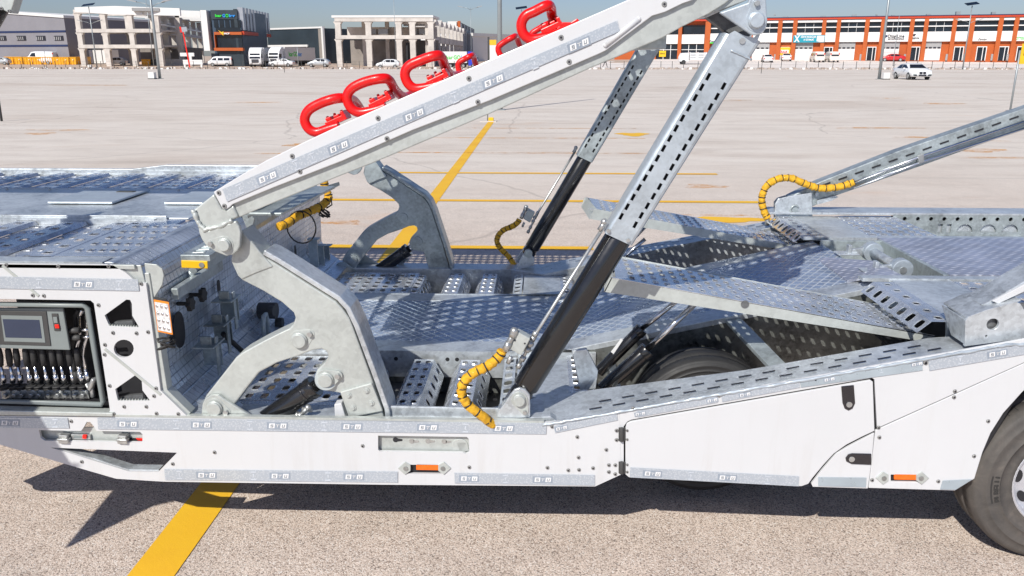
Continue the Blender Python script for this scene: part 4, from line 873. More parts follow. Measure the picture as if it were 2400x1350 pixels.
# lip inside the long lower opening
lip = [(150, 1056), (220, 1078), (302, 1103), (371, 1104), (385, 1092), (312, 1089), (248, 1069), (170, 1058)]
mb = MB(); mb.prism(S([(128, 1051), (220, 1081), (302, 1107), (372, 1108), (372, 1101), (302, 1100), (220, 1074)], .013), (0, .045, 0)); mb.build('skirt_lip', M['galv'], TR)
bolts([(503, 1060), (850, 1045), (1100, 1095), (1283, 1096), (1353, 1024), (1356, 1072), (1421, 1054), (192, 1082), (405, 1087), (167, 987), (1332, 1102), (1357, 1101), (1390, 1097), (1427, 1090), (1427, 1106), (1294, 1000), (1445, 1009), (1445, 1031), (1442, 1090), (1442, 1111)], 0, sk1)
fn = (140, 590, 740, 915, 1095)
strip([(228, 980), (1281, 992), (1280, 1018), (230, 1006)], [300, 475, 655, 830, 1007, 1183], sk1, faint=[415, 590, 765, 915, 1095])
strip([(-20, 978), (158, 980), (162, 1004), (-20, 1003)], [23], sk1, faint=[130])
strip([(1297, 999), (1446, 969), (1448, 985), (1301, 1015)], [1314], sk1)
strip([(385, 1100), (932, 1106), (932, 1131), (387, 1125)], [484, 657, 830], sk1, faint=[420, 595, 770])
strip([(1065, 1109), (1394, 1114), (1394, 1138), (1066, 1133)], [1099, 1272], sk1, faint=[1185])
def marker(x, y, parent):   # side marker lamp with diamond end plates
    mb = MB(); mb.prism(S([(x-58, y-9), (x+38, y-9), (x+38, y+12), (x-58, y+12)], .014), (0, .04, 0)); h = mb.build('marker_housing', M['interior'], TR)
    mb = MB(); mb.prism(S([(x-22, y-11), (x+31, y-10), (x+31, y+5), (x-22, y+4)], .0), (0, .012, 0)); mb.build('amber_lens', M['amber'], h, bevel=.003)
    for dx, s in ((-48, 1), (43, -1)):
        mb = MB(); mb.prism(S([(x+dx-17*s, y), (x+dx, y-15), (x+dx+13*s, y-8), (x+dx+13*s, y+6), (x+dx, y+15)], -.006), (0, .01, 0)); q = mb.build('diamond_plate', M['galv_pale'], h, bevel=.002); c = V(x+dx+2*s, y, -.006); mb = MB(); mb.cyl(c, c-Vec((0, .004, 0)), .01, 14); mb.build('bolt', M['bolt'], h)
marker(997, 1098, sk1)
# ---- tool box door, arc panel, wheel arch panel
ud = [(1452, 966), (1700, 920), (1900, 884), (2100, 848), (2440, 788), (2440, 832), (2056, 1004), (2050, 890), (2044, 886), (1480, 984), (1470, 989), (1462, 1000), (1462, 1110), (1456, 1112)]
mb = MB(); mb.prism(S(ud, 0), (0, .012, 0)); sk2 = mb.build('skirt_panel', M['white'], TR, bevel=.002)
dr_ = [(1466, 1004), (1469, 993), (1478, 988), (2040, 891), (2046, 895), (2050, 1010), (2020, 1024), (1985, 1042), (1955, 1063), (1930, 1090), (1905, 1120), (1895, 1134), (1878, 1140), (1474, 1119), (1466, 1112)]
mb = MB(); mb.prism(S(dr_, -.002), (0, .012, 0)); door = mb.build('tool_box_door', M['white'], TR, bevel=.0025)
ar_ = [(1902, 1134), (1925, 1104), (1960, 1063), (1990, 1046), (2049, 1015), (2043, 1080), (2034, 1145), (1905, 1141)]
mb = MB(); mb.prism(S(ar_, 0), (0, .012, 0)); arc = mb.build('arc_panel', M['white'], TR, bevel=.0025)
arch = [(2036, 1144), (2052, 1010), (2056, 1007), (2440, 834), (2440, 880), (2395, 920), (2352, 968), (2322, 1015), (2303, 1060), (2284, 1122), (2238, 1150)]
mb = MB(); mb.prism(S(arch, 0), (0, .012, 0), [S([(2088, 1113), (2165, 1114), (2165, 1130), (2088, 1129)], 0)]); ap = mb.build('wheel_arch_panel', M['white'], TR, bevel=.0025)
marker(2118, 1121, ap)
mb = MB(); mb.prism(S([(1450, 975), (2050, 880), (2440, 805), (2440, 840), (2280, 1100), (2230, 1140), (1460, 1108)], .03), (0, .006, 0)); mb.build('backing_plate', M['interior'], TR)
strip([(1492, 964), (1679, 929), (1682, 943), (1495, 978)], [1499, 1668], sk2, faint=[1590]); strip([(1690, 927), (1873, 894), (1876, 908), (1693, 942)], [1745], sk2)
strip([(1875, 894), (2160, 844), (2163, 868), (1878, 908)], [1943, 2148], sk2, faint=[2065], bare=True); strip([(2176, 845), (2430, 800), (2430, 826), (2179, 869)], [2337], sk2, faint=[2250])
strip([(1477, 1096), (1873, 1117), (1872, 1140), (1476, 1119)], [1530, 1706], door, Y=-.006, faint=[1620, 1800]); strip([(1918, 1119), (2031, 1120), (2030, 1142), (1918, 1139)], [], arc, bare=True); strip([(2210, 1127), (2278, 1124), (2240, 1148), (2204, 1147)], [], ap, bare=True)
bolts([(1484, 957), (1685, 927), (1911, 890), (2168, 850), (2170, 851)], 0, sk2); bolts([(2238, 917), (2059, 1002), (2061, 1025), (2316, 987), (2283, 1069), (2044, 1125), (2199, 1128), (2236, 931)], 0, ap)
for (y0, y1) in ((1003, 1034), (1083, 1110)):
    mb = MB(); mb.cyl(V(1457, y0, -.01), V(1457, y1, -.01), .009, 12); mb.prism(S([(1450, y0), (1466, y0), (1466, y1), (1450, y1)], -.006), (0, .006, 0)); h = mb.build('hinge', M['dark'], TR, bevel=.001)
    bolts([(1470, y0+6), (1470, y1-4)], -.002, door, .006)
for pts, b in (([(1972, 906), (2002, 903), (2005, 945), (1999, 958), (1989, 963), (1980, 958), (1975, 945)], (1990, 948)), ([(2043, 1064), (2043, 1090), (1996, 1088), (1984, 1082), (1982, 1074), (1988, 1066), (1998, 1063)], (1996, 1076))):
    mb = MB(); mb.prism(S(pts, -.006), (0, .006, 0)); lk = mb.build('paddle_lock', M['carblack'], door, bevel=.003); c = V(*b, -.006); mb = MB(); mb.cyl(c, c-Vec((0, .004, 0)), .012, 16); mb.build('lock_barrel', M['steel'], door)

# ---- side rails: low part, then the rising part with slotted top
def rail():
    mb = MB(); xs = [-1.62, -.2, .03, .9, 1.3, 1.66, 2.2, 4.2]
    prof = []
    for x in xs: prof.append(x)
    wi = lambda x: .18 if x < -.1 else (.31 if x < .1 else .21)
    vs = []
    for x in xs:
        z = ZR(x)-.006; w = wi(x)
        vs += [(x, .013, z), (x, w, z), (x, w, z-.19), (x, w-.02, z-.19), (x, w-.02, z-.02), (x, .013, z-.02)]
    n = 6; fs = [[i*n+k, i*n+(k+1) % n, (i+1)*n+(k+1) % n, (i+1)*n+k] for i in range(len(xs)-1) for k in range(n)]
    mb.add(vs, fs); mb.add(vs[:6], [[0, 1, 2, 3, 4, 5]]); mb.add(vs[-6:], [[0, 1, 2, 3, 4, 5]])
    return mb
r1 = rail().build('side_rail', M['galv'], TR, bevel=.003); r2 = mirrored(r1, TR)
for side in (0, 1):
    for j, Y in enumerate((.075, .135)):
        for k in range(15):
            x = .22+k*.098+(.045 if j else 0)
            if x > 1.6: continue
            z = ZR(x)+.0005; L = .052; y = Y if not side else 2*YC-Y
            mb = MB(); mb.add([(x, y-.0055, z), (x+L, y-.0055, ZR(x+L)+.0005), (x+L, y+.0055, ZR(x+L)+.0005), (x, y+.0055, z)], [[0, 1, 2, 3]]); mb.build('rail_slot', M['interior'], TR)
# weld bead and light edge along the skirt top
mb = MB(); random.seed(8); path = []
for k in range(120):
    x = .02+k*.017; path.append((x, .0, ZR(x)+random.uniform(-.002, .002)))
mb.tube(path, [random.uniform(.005, .009) for _ in path], 6); mb.build('weld_bead', M['sleeve'], TR)
mb = MB(); mb.box(-2.6, .03, -.002, .02, .648, .658); mb.build('rail_edge', M['galv_pale'], TR)
# white step panel seen between arm foot and rail
mb = MB(); mb.prism(S([(783, 948), (800, 945), (812, 985), (785, 985)], .05), (0, .05, 0)); mb.build('bracket_block', M['white'], TR, bevel=.004)
# front flange plate of the near rail, between arm foot and strut lug
mb = MB(); mb.prism(S([(912, 952), (1168, 957), (1165, 988), (912, 986)], .06), (0, .012, 0)); fl = mb.build('rail_flange', M['galv'], TR, bevel=.004)

# paint scuffs and dirt streaks on the white panels are in the paint; loose cable and sticker details
mb = MB(); mb.prism(S([(1168, 958), (1243, 978), (1290, 976), (1310, 990), (1160, 990)], .03), (0, .05, 0)); mb.build('rail_weld_plate', M['galv'], TR, bevel=.003)
# ---- low deck
mb = MB(); mb.prism([(-1.45, 1.0, .64), (.1, 1.0, .64), (.1, 1.73, .64), (-1.45, 1.73, .64)], (0, 0, -.02)); mb.build('deck_plate', M['plate_low'], TR)
def zc(x): return .64 if x < .1 else min(1.05, .64+.232*(x-.1))
mb = MB(); P_ = [(.1, .64), (.9, zc(.9)), (1.72, 1.02)]; vs = []
for x, z in P_: vs += [(x, 1.0, z), (x, 1.73, z), (x, 1.73, z-.02), (x, 1.0, z-.02)]
mb.add(vs, [[i*4+k, i*4+(k+1) % 4, (i+1)*4+(k+1) % 4, (i+1)*4+k] for i in range(2) for k in range(4)]); mb.build('deck_plate', M['plate_low'], TR)
for (a, b) in ((.85, .997), (1.733, 1.87)):   # plain margins beside the diamond plate
    mb = MB(); xs = [-1.45, .1, 1.7]; vs = []
    for x in xs: z = zc(x)+.003; vs += [(x, a, z), (x, b, z), (x, b, z-.03), (x, a, z-.03)]
    mb.add(vs, [[i*4+k, i*4+(k+1) % 4, (i+1)*4+(k+1) % 4, (i+1)*4+k] for i in range(2) for k in range(4)] + [[0, 1, 2, 3], [8, 9, 10, 11]]); mb.build('deck_margin', M['galv'], TR, bevel=.002)
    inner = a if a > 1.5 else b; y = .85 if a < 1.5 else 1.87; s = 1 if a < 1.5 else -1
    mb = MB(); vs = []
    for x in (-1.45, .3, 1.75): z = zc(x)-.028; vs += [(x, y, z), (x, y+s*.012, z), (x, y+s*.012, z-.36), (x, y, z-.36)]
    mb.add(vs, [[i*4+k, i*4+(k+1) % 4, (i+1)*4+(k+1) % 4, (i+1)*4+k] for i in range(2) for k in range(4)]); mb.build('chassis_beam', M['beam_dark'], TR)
def low_track():
    parts = []
    mb = MB(); perf(mb, (-1.36, .26, .615), (.50, 0, 0), (0, .56, 0), 7, 6, .30, .33, .004); mb.prism([(-1.40, .22, .614), (-.86, .22, .614), (-.86, .26, .614), (-1.40, .26, .614)], (0, 0, -.04)); mb.box(-1.42, -1.362, .26, .84, .58, .614)
    parts.append(('perforated_deck', mb))
    mb = MB(); perf(mb, (-.86, .26, .612), (.055, 0, -.008), (0, .56, 0), 1, 6, .4, .36, .005); perf(mb, (-.805, .26, .604), (.035, 0, -.09), (0, .56, 0), 1, 6, .4, .36, .003); parts.append(('tread_bar', mb))
    for x in (-.585, -.345):
        mb = MB(); bar(mb, x, .10, .612, .22, .80, 6); mb.box(x-.03, x+.03, .795, .80, .60, .613, 0); parts.append(('tread_bar', mb))
    mb = MB(); mb.prism([(-.10, .31, .625), (.15, .31, .625), (.15, .84, .625), (-.10, .84, .625)], (0, 0, -.01)); perf(mb, (-.17, .26, .61), (.06, 0, .012), (0, .56, 0), 1, 6, .4, .36, .004)
    parts.append(('cover_plate', mb))
    mb = MB(); perf(mb, (.15, .31, .625), (.075, 0, .0), (0, .53, 0), 1, 7, .3, .32, .005); perf(mb, (.225, .31, .625), (.05, 0, -.08), (0, .53, 0), 1, 7, .5, .36, .005); parts.append(('tread_bar', mb))
    mb = MB(); mb.prism([(-1.42, .835, .645), (-1.42, .855, .645), (-1.42, .855, .50), (-1.42, .835, .50)], (1.72, 0, 0)); parts.append(('inner_rim', mb))
    return parts
for nm, mb in low_track():
    m_ = M['galv'] if nm in ('cover_plate', 'inner_rim') else M['tread']
    o = mb.build(nm, m_, TR); mirrored(o, TR)
# round holes in the inner rims
for y in (.8345, 1.8645+.02):
    mb = MB()
    for x in (-.74, -.47, -.42, -.2): mb.cyl((x, y, .60), (x, y+.0015, .60), .011, 12)
    mb.build('rim_holes', M['interior'], TR)
# under-structure, seen dark through the gaps
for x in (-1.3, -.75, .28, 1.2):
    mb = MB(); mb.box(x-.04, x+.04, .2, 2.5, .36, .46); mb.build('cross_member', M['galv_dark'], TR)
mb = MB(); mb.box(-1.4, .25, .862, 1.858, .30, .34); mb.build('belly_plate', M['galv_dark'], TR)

mb = MB(); mb.box(-1.38, .2, .215, .845, .40, .41); ut = mb.build('shade_sheet', M['interior'], TR); mirrored(ut, TR)  # dark sheet added so the tread holes and gaps look shaded
mb = MB(); mb.box(1.58, 4.2, .22, .85, .86, .87); ut = mb.build('shade_sheet', M['interior'], TR); mirrored(ut, TR)  # same added dark sheet below the rear tracks
# ---- neck: ribbed plate wall, front raised deck
XW = -1.60
mb = MB(); pr = [(-1.80, 1.305), (-1.745, 1.318), (-1.70, 1.312), (-1.655, 1.285), (-1.62, 1.23), (XW, 1.15), (XW-.01, .80), (-1.57, .72), (-1.48, .655), (-1.40, .64)]
def sweep_y(mb, pr, y0, y1, th=.012):
    vs = []; n = len(pr)
    for x, z in pr: vs += [(x, y0, z), (x, y1, z)]
    mb.add(vs, [[2*i, 2*i+1, 2*i+3, 2*i+2] for i in range(n-1)], False); return mb
sweep_y(mb, pr, .03, 2.69); wall = mb.build('neck_wall', M['plate_wall'], TR)
md = wall.modifiers.new('solid', 'SOLIDIFY'); md.thickness = .01
mb = MB(); mb.prism([(-4.4, .92, 1.322), (-1.79, .92, 1.322), (-1.79, 1.80, 1.322), (-4.4, 1.80, 1.322)], (0, 0, -.012))
mb.box(-4.4, -1.9, .905, .918, 1.30, 1.335); mb.build('raised_deck_plate', M['galv'], TR, bevel=.002)
for (x0, x1) in ((-2.74, -2.37), (-2.08, -1.86)):
    mb = MB(); mb.prism([(x0, 1.27, 1.327), (x1, 1.27, 1.327), (x1, 1.72, 1.327), (x0, 1.72, 1.327)], (0, 0, .012)); hc = mb.build('hatch_cover', M['sleeve'], TR, bevel=.004)
    if x0 < -2.5: mb = MB(); mb.prism([(-2.52, 1.60, 1.3395), (-2.42, 1.60, 1.3395), (-2.41, 1.63, 1.3395), (-2.51, 1.63, 1.3395)], (0, 0, .004)); mb.build('hatch_handle', M['dark'], hc, bevel=.002)
mb = MB()
for k in range(9): mb.sphere((-1.95-.27*k, .945, 1.324), .009, 4); mb.sphere((-1.95-.27*k, 1.775, 1.324), .009, 4)
mb.build('bolt_heads', M['steel'], TR)
def top_track():
    out = []
    mb = MB(); mb.box(-4.4, -1.76, .02, .10, 1.30, 1.320); mb.box(-4.4, -1.74, .10, .13, 1.27, 1.300); mb.box(-4.4, -1.95, .875, .905, 1.24, 1.322); out.append(('track_rim', mb, 'galv'))
    mb = MB(); perf(mb, (-1.99, .16, 1.318), (.25, 0, 0), (0, .62, 0), 5, 5, .30, .20, .004); mb.box(-2.02, -1.74, .12, .158, 1.306, 1.318); mb.box(-2.02, -1.99, .158, .80, 1.306, 1.318); mb.box(-2.02, -1.80, .782, .90, 1.306, 1.318); out.append(('perforated_deck', mb, 'tread'))
    for k in range(9):
        x = -2.10-k*.26; mb = MB(); perf(mb, (x-.04, .14, 1.312), (.095, 0, 0), (0, .73, 0), 1, 6, .24, .20, .003); perf(mb, (x+.055, .14, 1.312), (.015, 0, -.018), (0, .73, 0), 1, 6, .01, .01, .0); perf(mb, (x-.04, .14, 1.312), (-.02, 0, -.02), (0, .73, 0), 1, 6, .01, .01, .0); perf(mb, (x-.19, .14, 1.292), (.13, 0, 0), (0, .73, 0), 2, 6, .30, .16, .004); out.append(('tread_bar', mb, 'tread'))
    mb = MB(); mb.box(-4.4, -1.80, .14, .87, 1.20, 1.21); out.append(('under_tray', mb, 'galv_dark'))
    return out
for nm, mb, m_ in top_track(): o = mb.build(nm, M[m_], TR); mirrored(o, TR)
mb = MB(); mb.prism([(-4.4, 2.66, 1.33), (-2.95, 2.66, 1.33), (-2.7, 2.66, 1.36), (-1.9, 2.66, 1.36), (-1.75, 2.66, 1.30), (-4.4, 2.66, 1.25)], (0, .04, 0)); mb.build('outer_rim', M['galv'], TR, bevel=.003)
mb = MB()
for k in range(14): c = Vec((-2.0-k*.135, .8735, 1.275)); mb.cyl(c, c+Vec((0, .0015, 0)), .014, 12) if k % 2 else None
mb.build('rim_holes', M['interior'], TR)
# near module: white face, control cabinet
pan = [(-80, 617), (262, 620), (296, 640), (320, 662), (342, 664), (376, 915), (437, 974), (262, 976), (-80, 968)]
cab = [(-80, 698), (212, 704), (222, 712), (262, 968), (-70, 960)]
cab = [(-80, 699), (212, 704), (220, 711), (258, 962), (255, 966), (-70, 957)]
h1 = [(296, 702), (305, 703), (309, 712), (310, 740), (326, 767), (256, 764), (245, 739)]; h3 = [(316, 880), (328, 881), (332, 890), (334, 915), (352, 939), (276, 939), (270, 912)]
hc_ = [(290+23.5*math.cos(2*math.pi*k/20), 817+21*math.sin(2*math.pi*k/20)) for k in range(20)]
mb = MB(); mb.prism(S(pan, 0), (0, .012, 0), [S(cab[::1], 0), S(h1, 0), S(h3, 0), S(hc_, 0)]); mp_ = mb.build('module_panel', M['white'], TR, bevel=.0025)
mb = MB(); mb.prism(S([(338, 617), (366, 620), (380, 630), (384, 646), (380, 668), (356, 706), (349, 690)], .02), (0, .008, 0)); mb.prism(S([(262, 621), (330, 622), (340, 662), (322, 662), (298, 641)], .014), (0, .006, 0)); mb.build('gusset_plate', M['galv_pale'], TR, bevel=.002)
mb = MB(); mb.prism(S([(338, 640), (349, 640), (392, 914), (447, 968), (437, 975), (376, 915)], .013), (0, .05, 0)); mb.build('module_flange', M['galv_pale'], TR, bevel=.003)
mb = MB(); mb.prism(S([(-80, 960), (264, 968), (264, 977), (-80, 972)], -.012), (0, .05, 0)); mb.build('sill_ledge', M['galv_pale'], TR, bevel=.004)
mb = MB(); mb.box(-4.4, -1.60, .10, .104, .60, 1.29); mb.box(-1.63, -1.60, .104, .9, .66, 1.25); mb.box(-4.4, -1.6, .013, .10, 1.285, 1.30)
mb = MB(); mb.box(-1.67, -1.66, .02, .6, .66, 1.20); mb.box(-2.12, -1.67, .22, .23, .66, 1.24); mb.build('module_lining', M['interior'], TR)
mb = MB(); mb.box(-4.4, -1.62, .0, .013, 1.296, 1.314); mb.build('module_top_edge', M['galv_pale'], TR, bevel=.002)
for h in (h1, h3):     # serrated lower edges of the cut-outs
    a, b = h[-2], h[-3]
    mb = MB(); mb.prism(S([(h[5][0]+2, h[5][1]-1), (h[4][0]-2, h[4][1]-1), (h[4][0]-14, h[4][1]-15), (h[5][0]+14, h[5][1]-10)], .03), (0, .02, .0)); mb.build('step_tread', M['galv_dark'], TR)
    mb = MB()
    for k in range(12): t = k/11; x = h[5][0]*(1-t)+h[4][0]*t; y = h[5][1]*(1-t)+h[4][1]*t; mb.prism(S([(x-2.2, y+1), (x, y-5), (x+2.2, y+1)], .001), (0, .01, 0))
    mb.build('step_teeth', M['galv_pale'], TR)
bolts([(15, 621), (137, 624), (255, 624), (331, 665), (231, 715), (77, 692), (103, 693), (246, 808), (245, 831), (257, 904), (347, 778), (366, 910), (267, 970), (367, 969), (418, 970), (291, 953), (343, 953), (265, 780), (320, 781), (361, 928)], 0, mp_)
strip([(-20, 648), (323, 655), (326, 682), (-20, 676)], [195], mp_, faint=[92, 280]); 
for a, b in (((5, 622), (90, 694)), ((245, 818), (376, 925))):
    a, b = V(*a, -.003), V(*b, -.003); d = (b-a).normalized()*.0; e = Vec((-(b-a).z, 0, (b-a).x)).normalized()*.006; mb = MB(); mb.prism([a-e, b-e, b+e, a+e], (0, .003, 0)); mb.build('panel_bead', M['galv_pale'], TR)
# cabinet interior
CB = .16
mb = MB(); rim = S([(-80, 712), (195, 715), (205, 722), (242, 940), (238, 948), (-70, 938)], .03); mb.tube(rim, .012, 8, True); mb.build('gasket', M['bezel'], TR)
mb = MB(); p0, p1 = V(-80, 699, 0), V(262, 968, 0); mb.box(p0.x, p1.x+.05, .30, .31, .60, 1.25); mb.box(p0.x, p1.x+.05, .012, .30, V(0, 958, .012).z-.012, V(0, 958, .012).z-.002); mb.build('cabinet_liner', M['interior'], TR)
mb = MB(); mb.prism(S([(-60, 722), (147, 722), (164, 821), (-60, 815)], .05), (0, .012, 0)); scp = mb.build('control_panel', M['bezel'], TR, bevel=.004)
mb = MB(); mb.prism(S([(-40, 728), (108, 730), (119, 811), (-40, 806)], .046), (0, .004, 0)); mb.build('screen_frame', M['dark'], scp, bevel=.003)
mb = MB(); mb.prism(S([(2, 739), (98, 741), (106, 803), (10, 800)], .0445), (0, .0015, 0)); mb.build('screen_border', M['bezel'], scp)
mb = MB(); mb.prism(S([(6, 748), (92, 750), (98, 793), (13, 791)], .0435), (0, .001, 0)); mb.build('display', M['screen'], scp)
mb = MB(); mb.prism(S([(120, 735), (135, 735), (141, 776), (127, 776)], .046), (0, .004, 0)); mb.build('switch_plate', M['dark'], scp, bevel=.002); mb = MB(); mb.prism(S([(127, 761), (137, 761), (139, 770), (129, 770)], .042), (0, .006, 0)); mb.build('red_button', M['redbutton'], scp, bevel=.002)
mb = MB(); mb.prism(S([(124, 743), (133, 743), (135, 757), (126, 757)], .043), (0, .004, 0)); mb.build('switch_key', M['bezel'], scp)
for k in range(11):
    x = 20.3*k+(0, 1.5, -1, .8, -1.8, .5, 1.6, -.7, .9, 0, 0)[k]; Y = .09+(k % 3)*.006
    if x > 185: break
    mb = MB(); a, b, c = V(x-3, 820, Y), V(x+2, 857, Y), V(x+8, 893, Y); mb.tube([V(x-4, 815, Y), a, V(x, 838, Y), b], [.008, .012, .014, .011], 10); hn = mb.build('lever_grip', M['rubber'], TR)
    mb = MB(); mb.cyl(b, c, .0065, 8); mb.cyl(V(x+7, 878, Y), V(x+9, 896, Y), .011, 8); mb.build('lever_rod', M['chrome'], hn)
    mb = MB(); mb.cyl(V(x+11, 903, Y), V(x+12, 907, Y), .022, 12); mb.cyl(V(x+11, 909, Y), V(x+12, 912, Y), .020, 12); mb.build('rubber_bellows', M['rubber'], hn)
    mb = MB(); q = V(x+14, 925, Y+.03); mb.obox(q-Vec((.022, 0, .02)), (.044, 0, 0), (0, .05, 0), (0, 0, .04)); mb.cyl(q-Vec((0, .015, 0)), q, .011, 6); mb.cyl(q+Vec((0, 0, .045)), q+Vec((0, -.01, .07)), .008, 8); mb.build('valve_block', M['steel'], TR, bevel=.003)
for i, xs in enumerate([(186, 192), (203, 208), (176, 180)]):
    mb = MB(); x = xs[0]; mb.tube([V(x+8, 726, .10), V(x, 740, .12), V(x+2, 790, .12), V(x-6, 815, .12), V(x-8, 835, .11), V(x+2, 885, .10)], .0085, 8); mb.cyl(V(x+1, 870, .10), V(x+4, 895, .10), .013, 8); mb.build('hydraulic_pipe', M['chrome'] if i < 2 else M['rubber'], TR)
mb = MB(); mb.cyl(V(158, 775, .08), V(187, 774, .08), .013, 10); mb.cyl(V(168, 792, .08), V(190, 791, .08), .013, 10); mb.build('lever_grip', M['dark'], TR); mb = MB(); mb.cyl(V(187, 774, .08), V(212, 773, .08), .007, 8); mb.cyl(V(190, 791, .08), V(214, 789, .08), .007, 8); mb.build('lever_rod', M['chrome'], TR)
mb = MB(); mb.tube([V(205, 900, .08), V(212, 910, .07), V(220, 890, .07), V(228, 886, .08)], [.012, .016, .012, .008], 8); mb.cyl(V(214, 905, .07), V(218, 930, .07), .01, 8); mb.build('valve_handle', M['steel'], TR, bevel=.002)

# ---- things on the neck wall
def onwall(px, py, d=0): return XP(px, py, XW+d)
for (x, y) in ((441, 712), (470, 691)):
    c = onwall(x, y, .05); mb = MB(); pts = []
    for k in range(24): a = 2*math.pi*k/24; r = .030*(1+.16*math.cos(6*a)); pts.append(c+Vec((0, math.cos(a)*r, math.sin(a)*r)))
    mb.prism(pts, (.02, 0, 0)); mb.cyl(c-Vec((.05, 0, 0)), c, .009, 10); mb.build('star_knob', M['rubber'], TR, bevel=.003)
def oval(cx, cy, ry, rz, n=20, d=.012):
    c = onwall(cx, cy, d); mb = MB(); mb.prism([c+Vec((0, ry*math.copysign(abs(math.cos(a))**.8, math.cos(a)), rz*math.copysign(abs(math.sin(a))**.8, math.sin(a)))) for a in [2*math.pi*k/n for k in range(n)]], (.002, 0, 0)); mb.build('wall_opening', M['interior'], TR)
oval(420, 773, .052, .082); oval(512, 672, .02, .035); oval(520, 733, .012, .055); oval(692, 592, .02, .05)
mb = MB(); a, b = onwall(402, 692, .02), onwall(512, 648, .02); mb.obox(a-Vec((0, 0, .02)), (.03, 0, 0), (0, b.y-a.y, 0), (0, 0, .05)); mb.build('mounting_rail', M['galv_far'], TR, bevel=.003)
for (x, y) in ((462, 808), (505, 702), (488, 757)):   # hook shaped tool holders
    c = onwall(x, y, .03); mb = MB(); mb.obox(c+Vec((0, -.06, 0)), (.10, 0, 0), (0, .14, 0), (0, 0, .008)); mb.obox(c+Vec((.085, -.01, -.15)), (.008, 0, 0), (0, .03, 0), (0, 0, .19)); mb.obox(c+Vec((0, .05, -.12)), (.09, 0, 0), (0, .006, 0), (0, 0, .12)); mb.obox(c+Vec((.03, -.03, 0)), (.05, 0, 0), (0, .012, 0), (0, 0, .05)); mb.build('tool_holder', M['galv_far'], TR, bevel=.002)
for k, (x, y) in enumerate([(722, 560), (738, 575), (752, 575)]):
    c = onwall(x, y, .02); mb = MB(); mb.obox(c-Vec((0, 0, .2)), (.06, 0, 0), (0, .012, 0), (0, 0, .2)); mb.obox(c-Vec((0, .03, 0)), (.08, 0, 0), (0, .06, 0), (0, 0, .006)); mb.build('tool_holder', M['galv_far'], TR, bevel=.002)
# step with yellow end plate
mb = MB(); p = XP(428, 612, -1.42); mb.obox(V(424, 612, .30), (.13, 0, 0), (-.0, .34, 0), (0, 0, .028)); perf(mb, V(424, 612, .30)+Vec((.01, .02, .029)), (.11, 0, 0), (0, .3, 0), 1, 5, .3, .3, .005)
mb.prism([V(486, 613, .30), V(487, 632, .30), V(487, 632, .30)+Vec((0, .36, -.0)), V(486, 613, .30)+Vec((0, .36, 0))], (-.01, 0, 0)); st_ = mb.build('folding_step', M['galv_far'], TR, bevel=.002)
mb = MB(); mb.prism(S([(424, 610), (486, 612), (487, 630), (425, 628)], .293), (0, .006, 0)); mb.build('yellow_end_plate', M['yellowpaint'], st_, bevel=.003)
mb = MB(); c = V(473, 621, .293); mb.cyl(c, c-Vec((0, .004, 0)), .012, 12); mb.build('bolt', M['steel'], st_)
mb = MB(); mb.tube([V(452, 634, .42), V(445, 655, .44), V(440, 682, .46)], .018, 8); mb.build('step_arm', M['galv_far'], st_)
# work lamp
c = V(380, 742, .30); mb = MB(); u, w, n_ = Vec((.06, .11, 0)), Vec((.0, -.01, .13)), Vec((-.05, .03, -.01)); o0 = XP(372, 776, -1.50)
mb.obox(o0, Vec((.045, -.02, 0))*1.6, Vec((0, 0, .13)), Vec((-.03, .05, 0))); lamp = mb.build('work_lamp', M['rubber'], TR, bevel=.006)
mb = MB(); mb.obox(o0+Vec((.004, -.006, .006)), Vec((.045, -.02, 0))*1.48, Vec((0, 0, .118)), Vec((.002, .003, 0))*-1); mb.build('lamp_lens', M['led'], lamp, bevel=.002)
for i in range(3):
    for j in range(4):
        c = o0+Vec((.004, -.008, .006))+Vec((.045, -.02, 0))*1.48*(i+.5)/3+Vec((0, 0, .118))*(j+.5)/4; mb = MB(); mb.cyl(c+Vec((.001, .003, 0)), c-Vec((.002, .004, 0)), .0095, 12, r2=.006); mb.build('led_reflector', M['chrome'], lamp)
mb = MB(); mb.obox(o0+Vec((-.002, -.004, -.002)), Vec((.045, -.02, 0))*1.68, Vec((0, 0, .134)), Vec((-.002, .004, 0))); mb.build('lamp_bezel', M['hivis'], lamp, bevel=.002)
mb = MB(); q = o0+Vec((.01, .03, -.02)); mb.tube([q+Vec((.03*math.sin(k*.9), .02*math.cos(k*.7), -.02-.022*(1-math.cos(k*.55)))) for k in range(26)], .005, 6); mb.build('lamp_cable', M['rubber'], TR)
# air coupling and loop behind the arm
mb = MB(); c = onwall(640, 728, .12); mb.cyl(c-Vec((.08, 0, 0)), c+Vec((.02, 0, 0)), .046, 20); mb.cyl(c+Vec((.0, -.07, .02)), c+Vec((.03, -.07, .02)), .03, 12); mb.cyl(c+Vec((0, .03, -.08)), c+Vec((.04, .03, -.08)), .028, 12); mb.build('socket', M['dark'], TR, bevel=.003)
mb = MB(); c = onwall(622, 760, .14); mb.tube([c+Vec((.0, -.035, -.09)), c+Vec((.0, -.035, .0)), c+Vec((.0, -.02, .05)), c+Vec((.0, .02, .05)), c+Vec((.0, .035, 0)), c+Vec((.0, .035, -.09))], .013, 8); mb.build('lashing_loop', M['galv_far'], TR)
mb = MB(); a, b = onwall(522, 782, .10), onwall(570, 825, .14); mb.cyl(a, b, .012, 8); mb.build('cable_end', M['rubber'], TR)
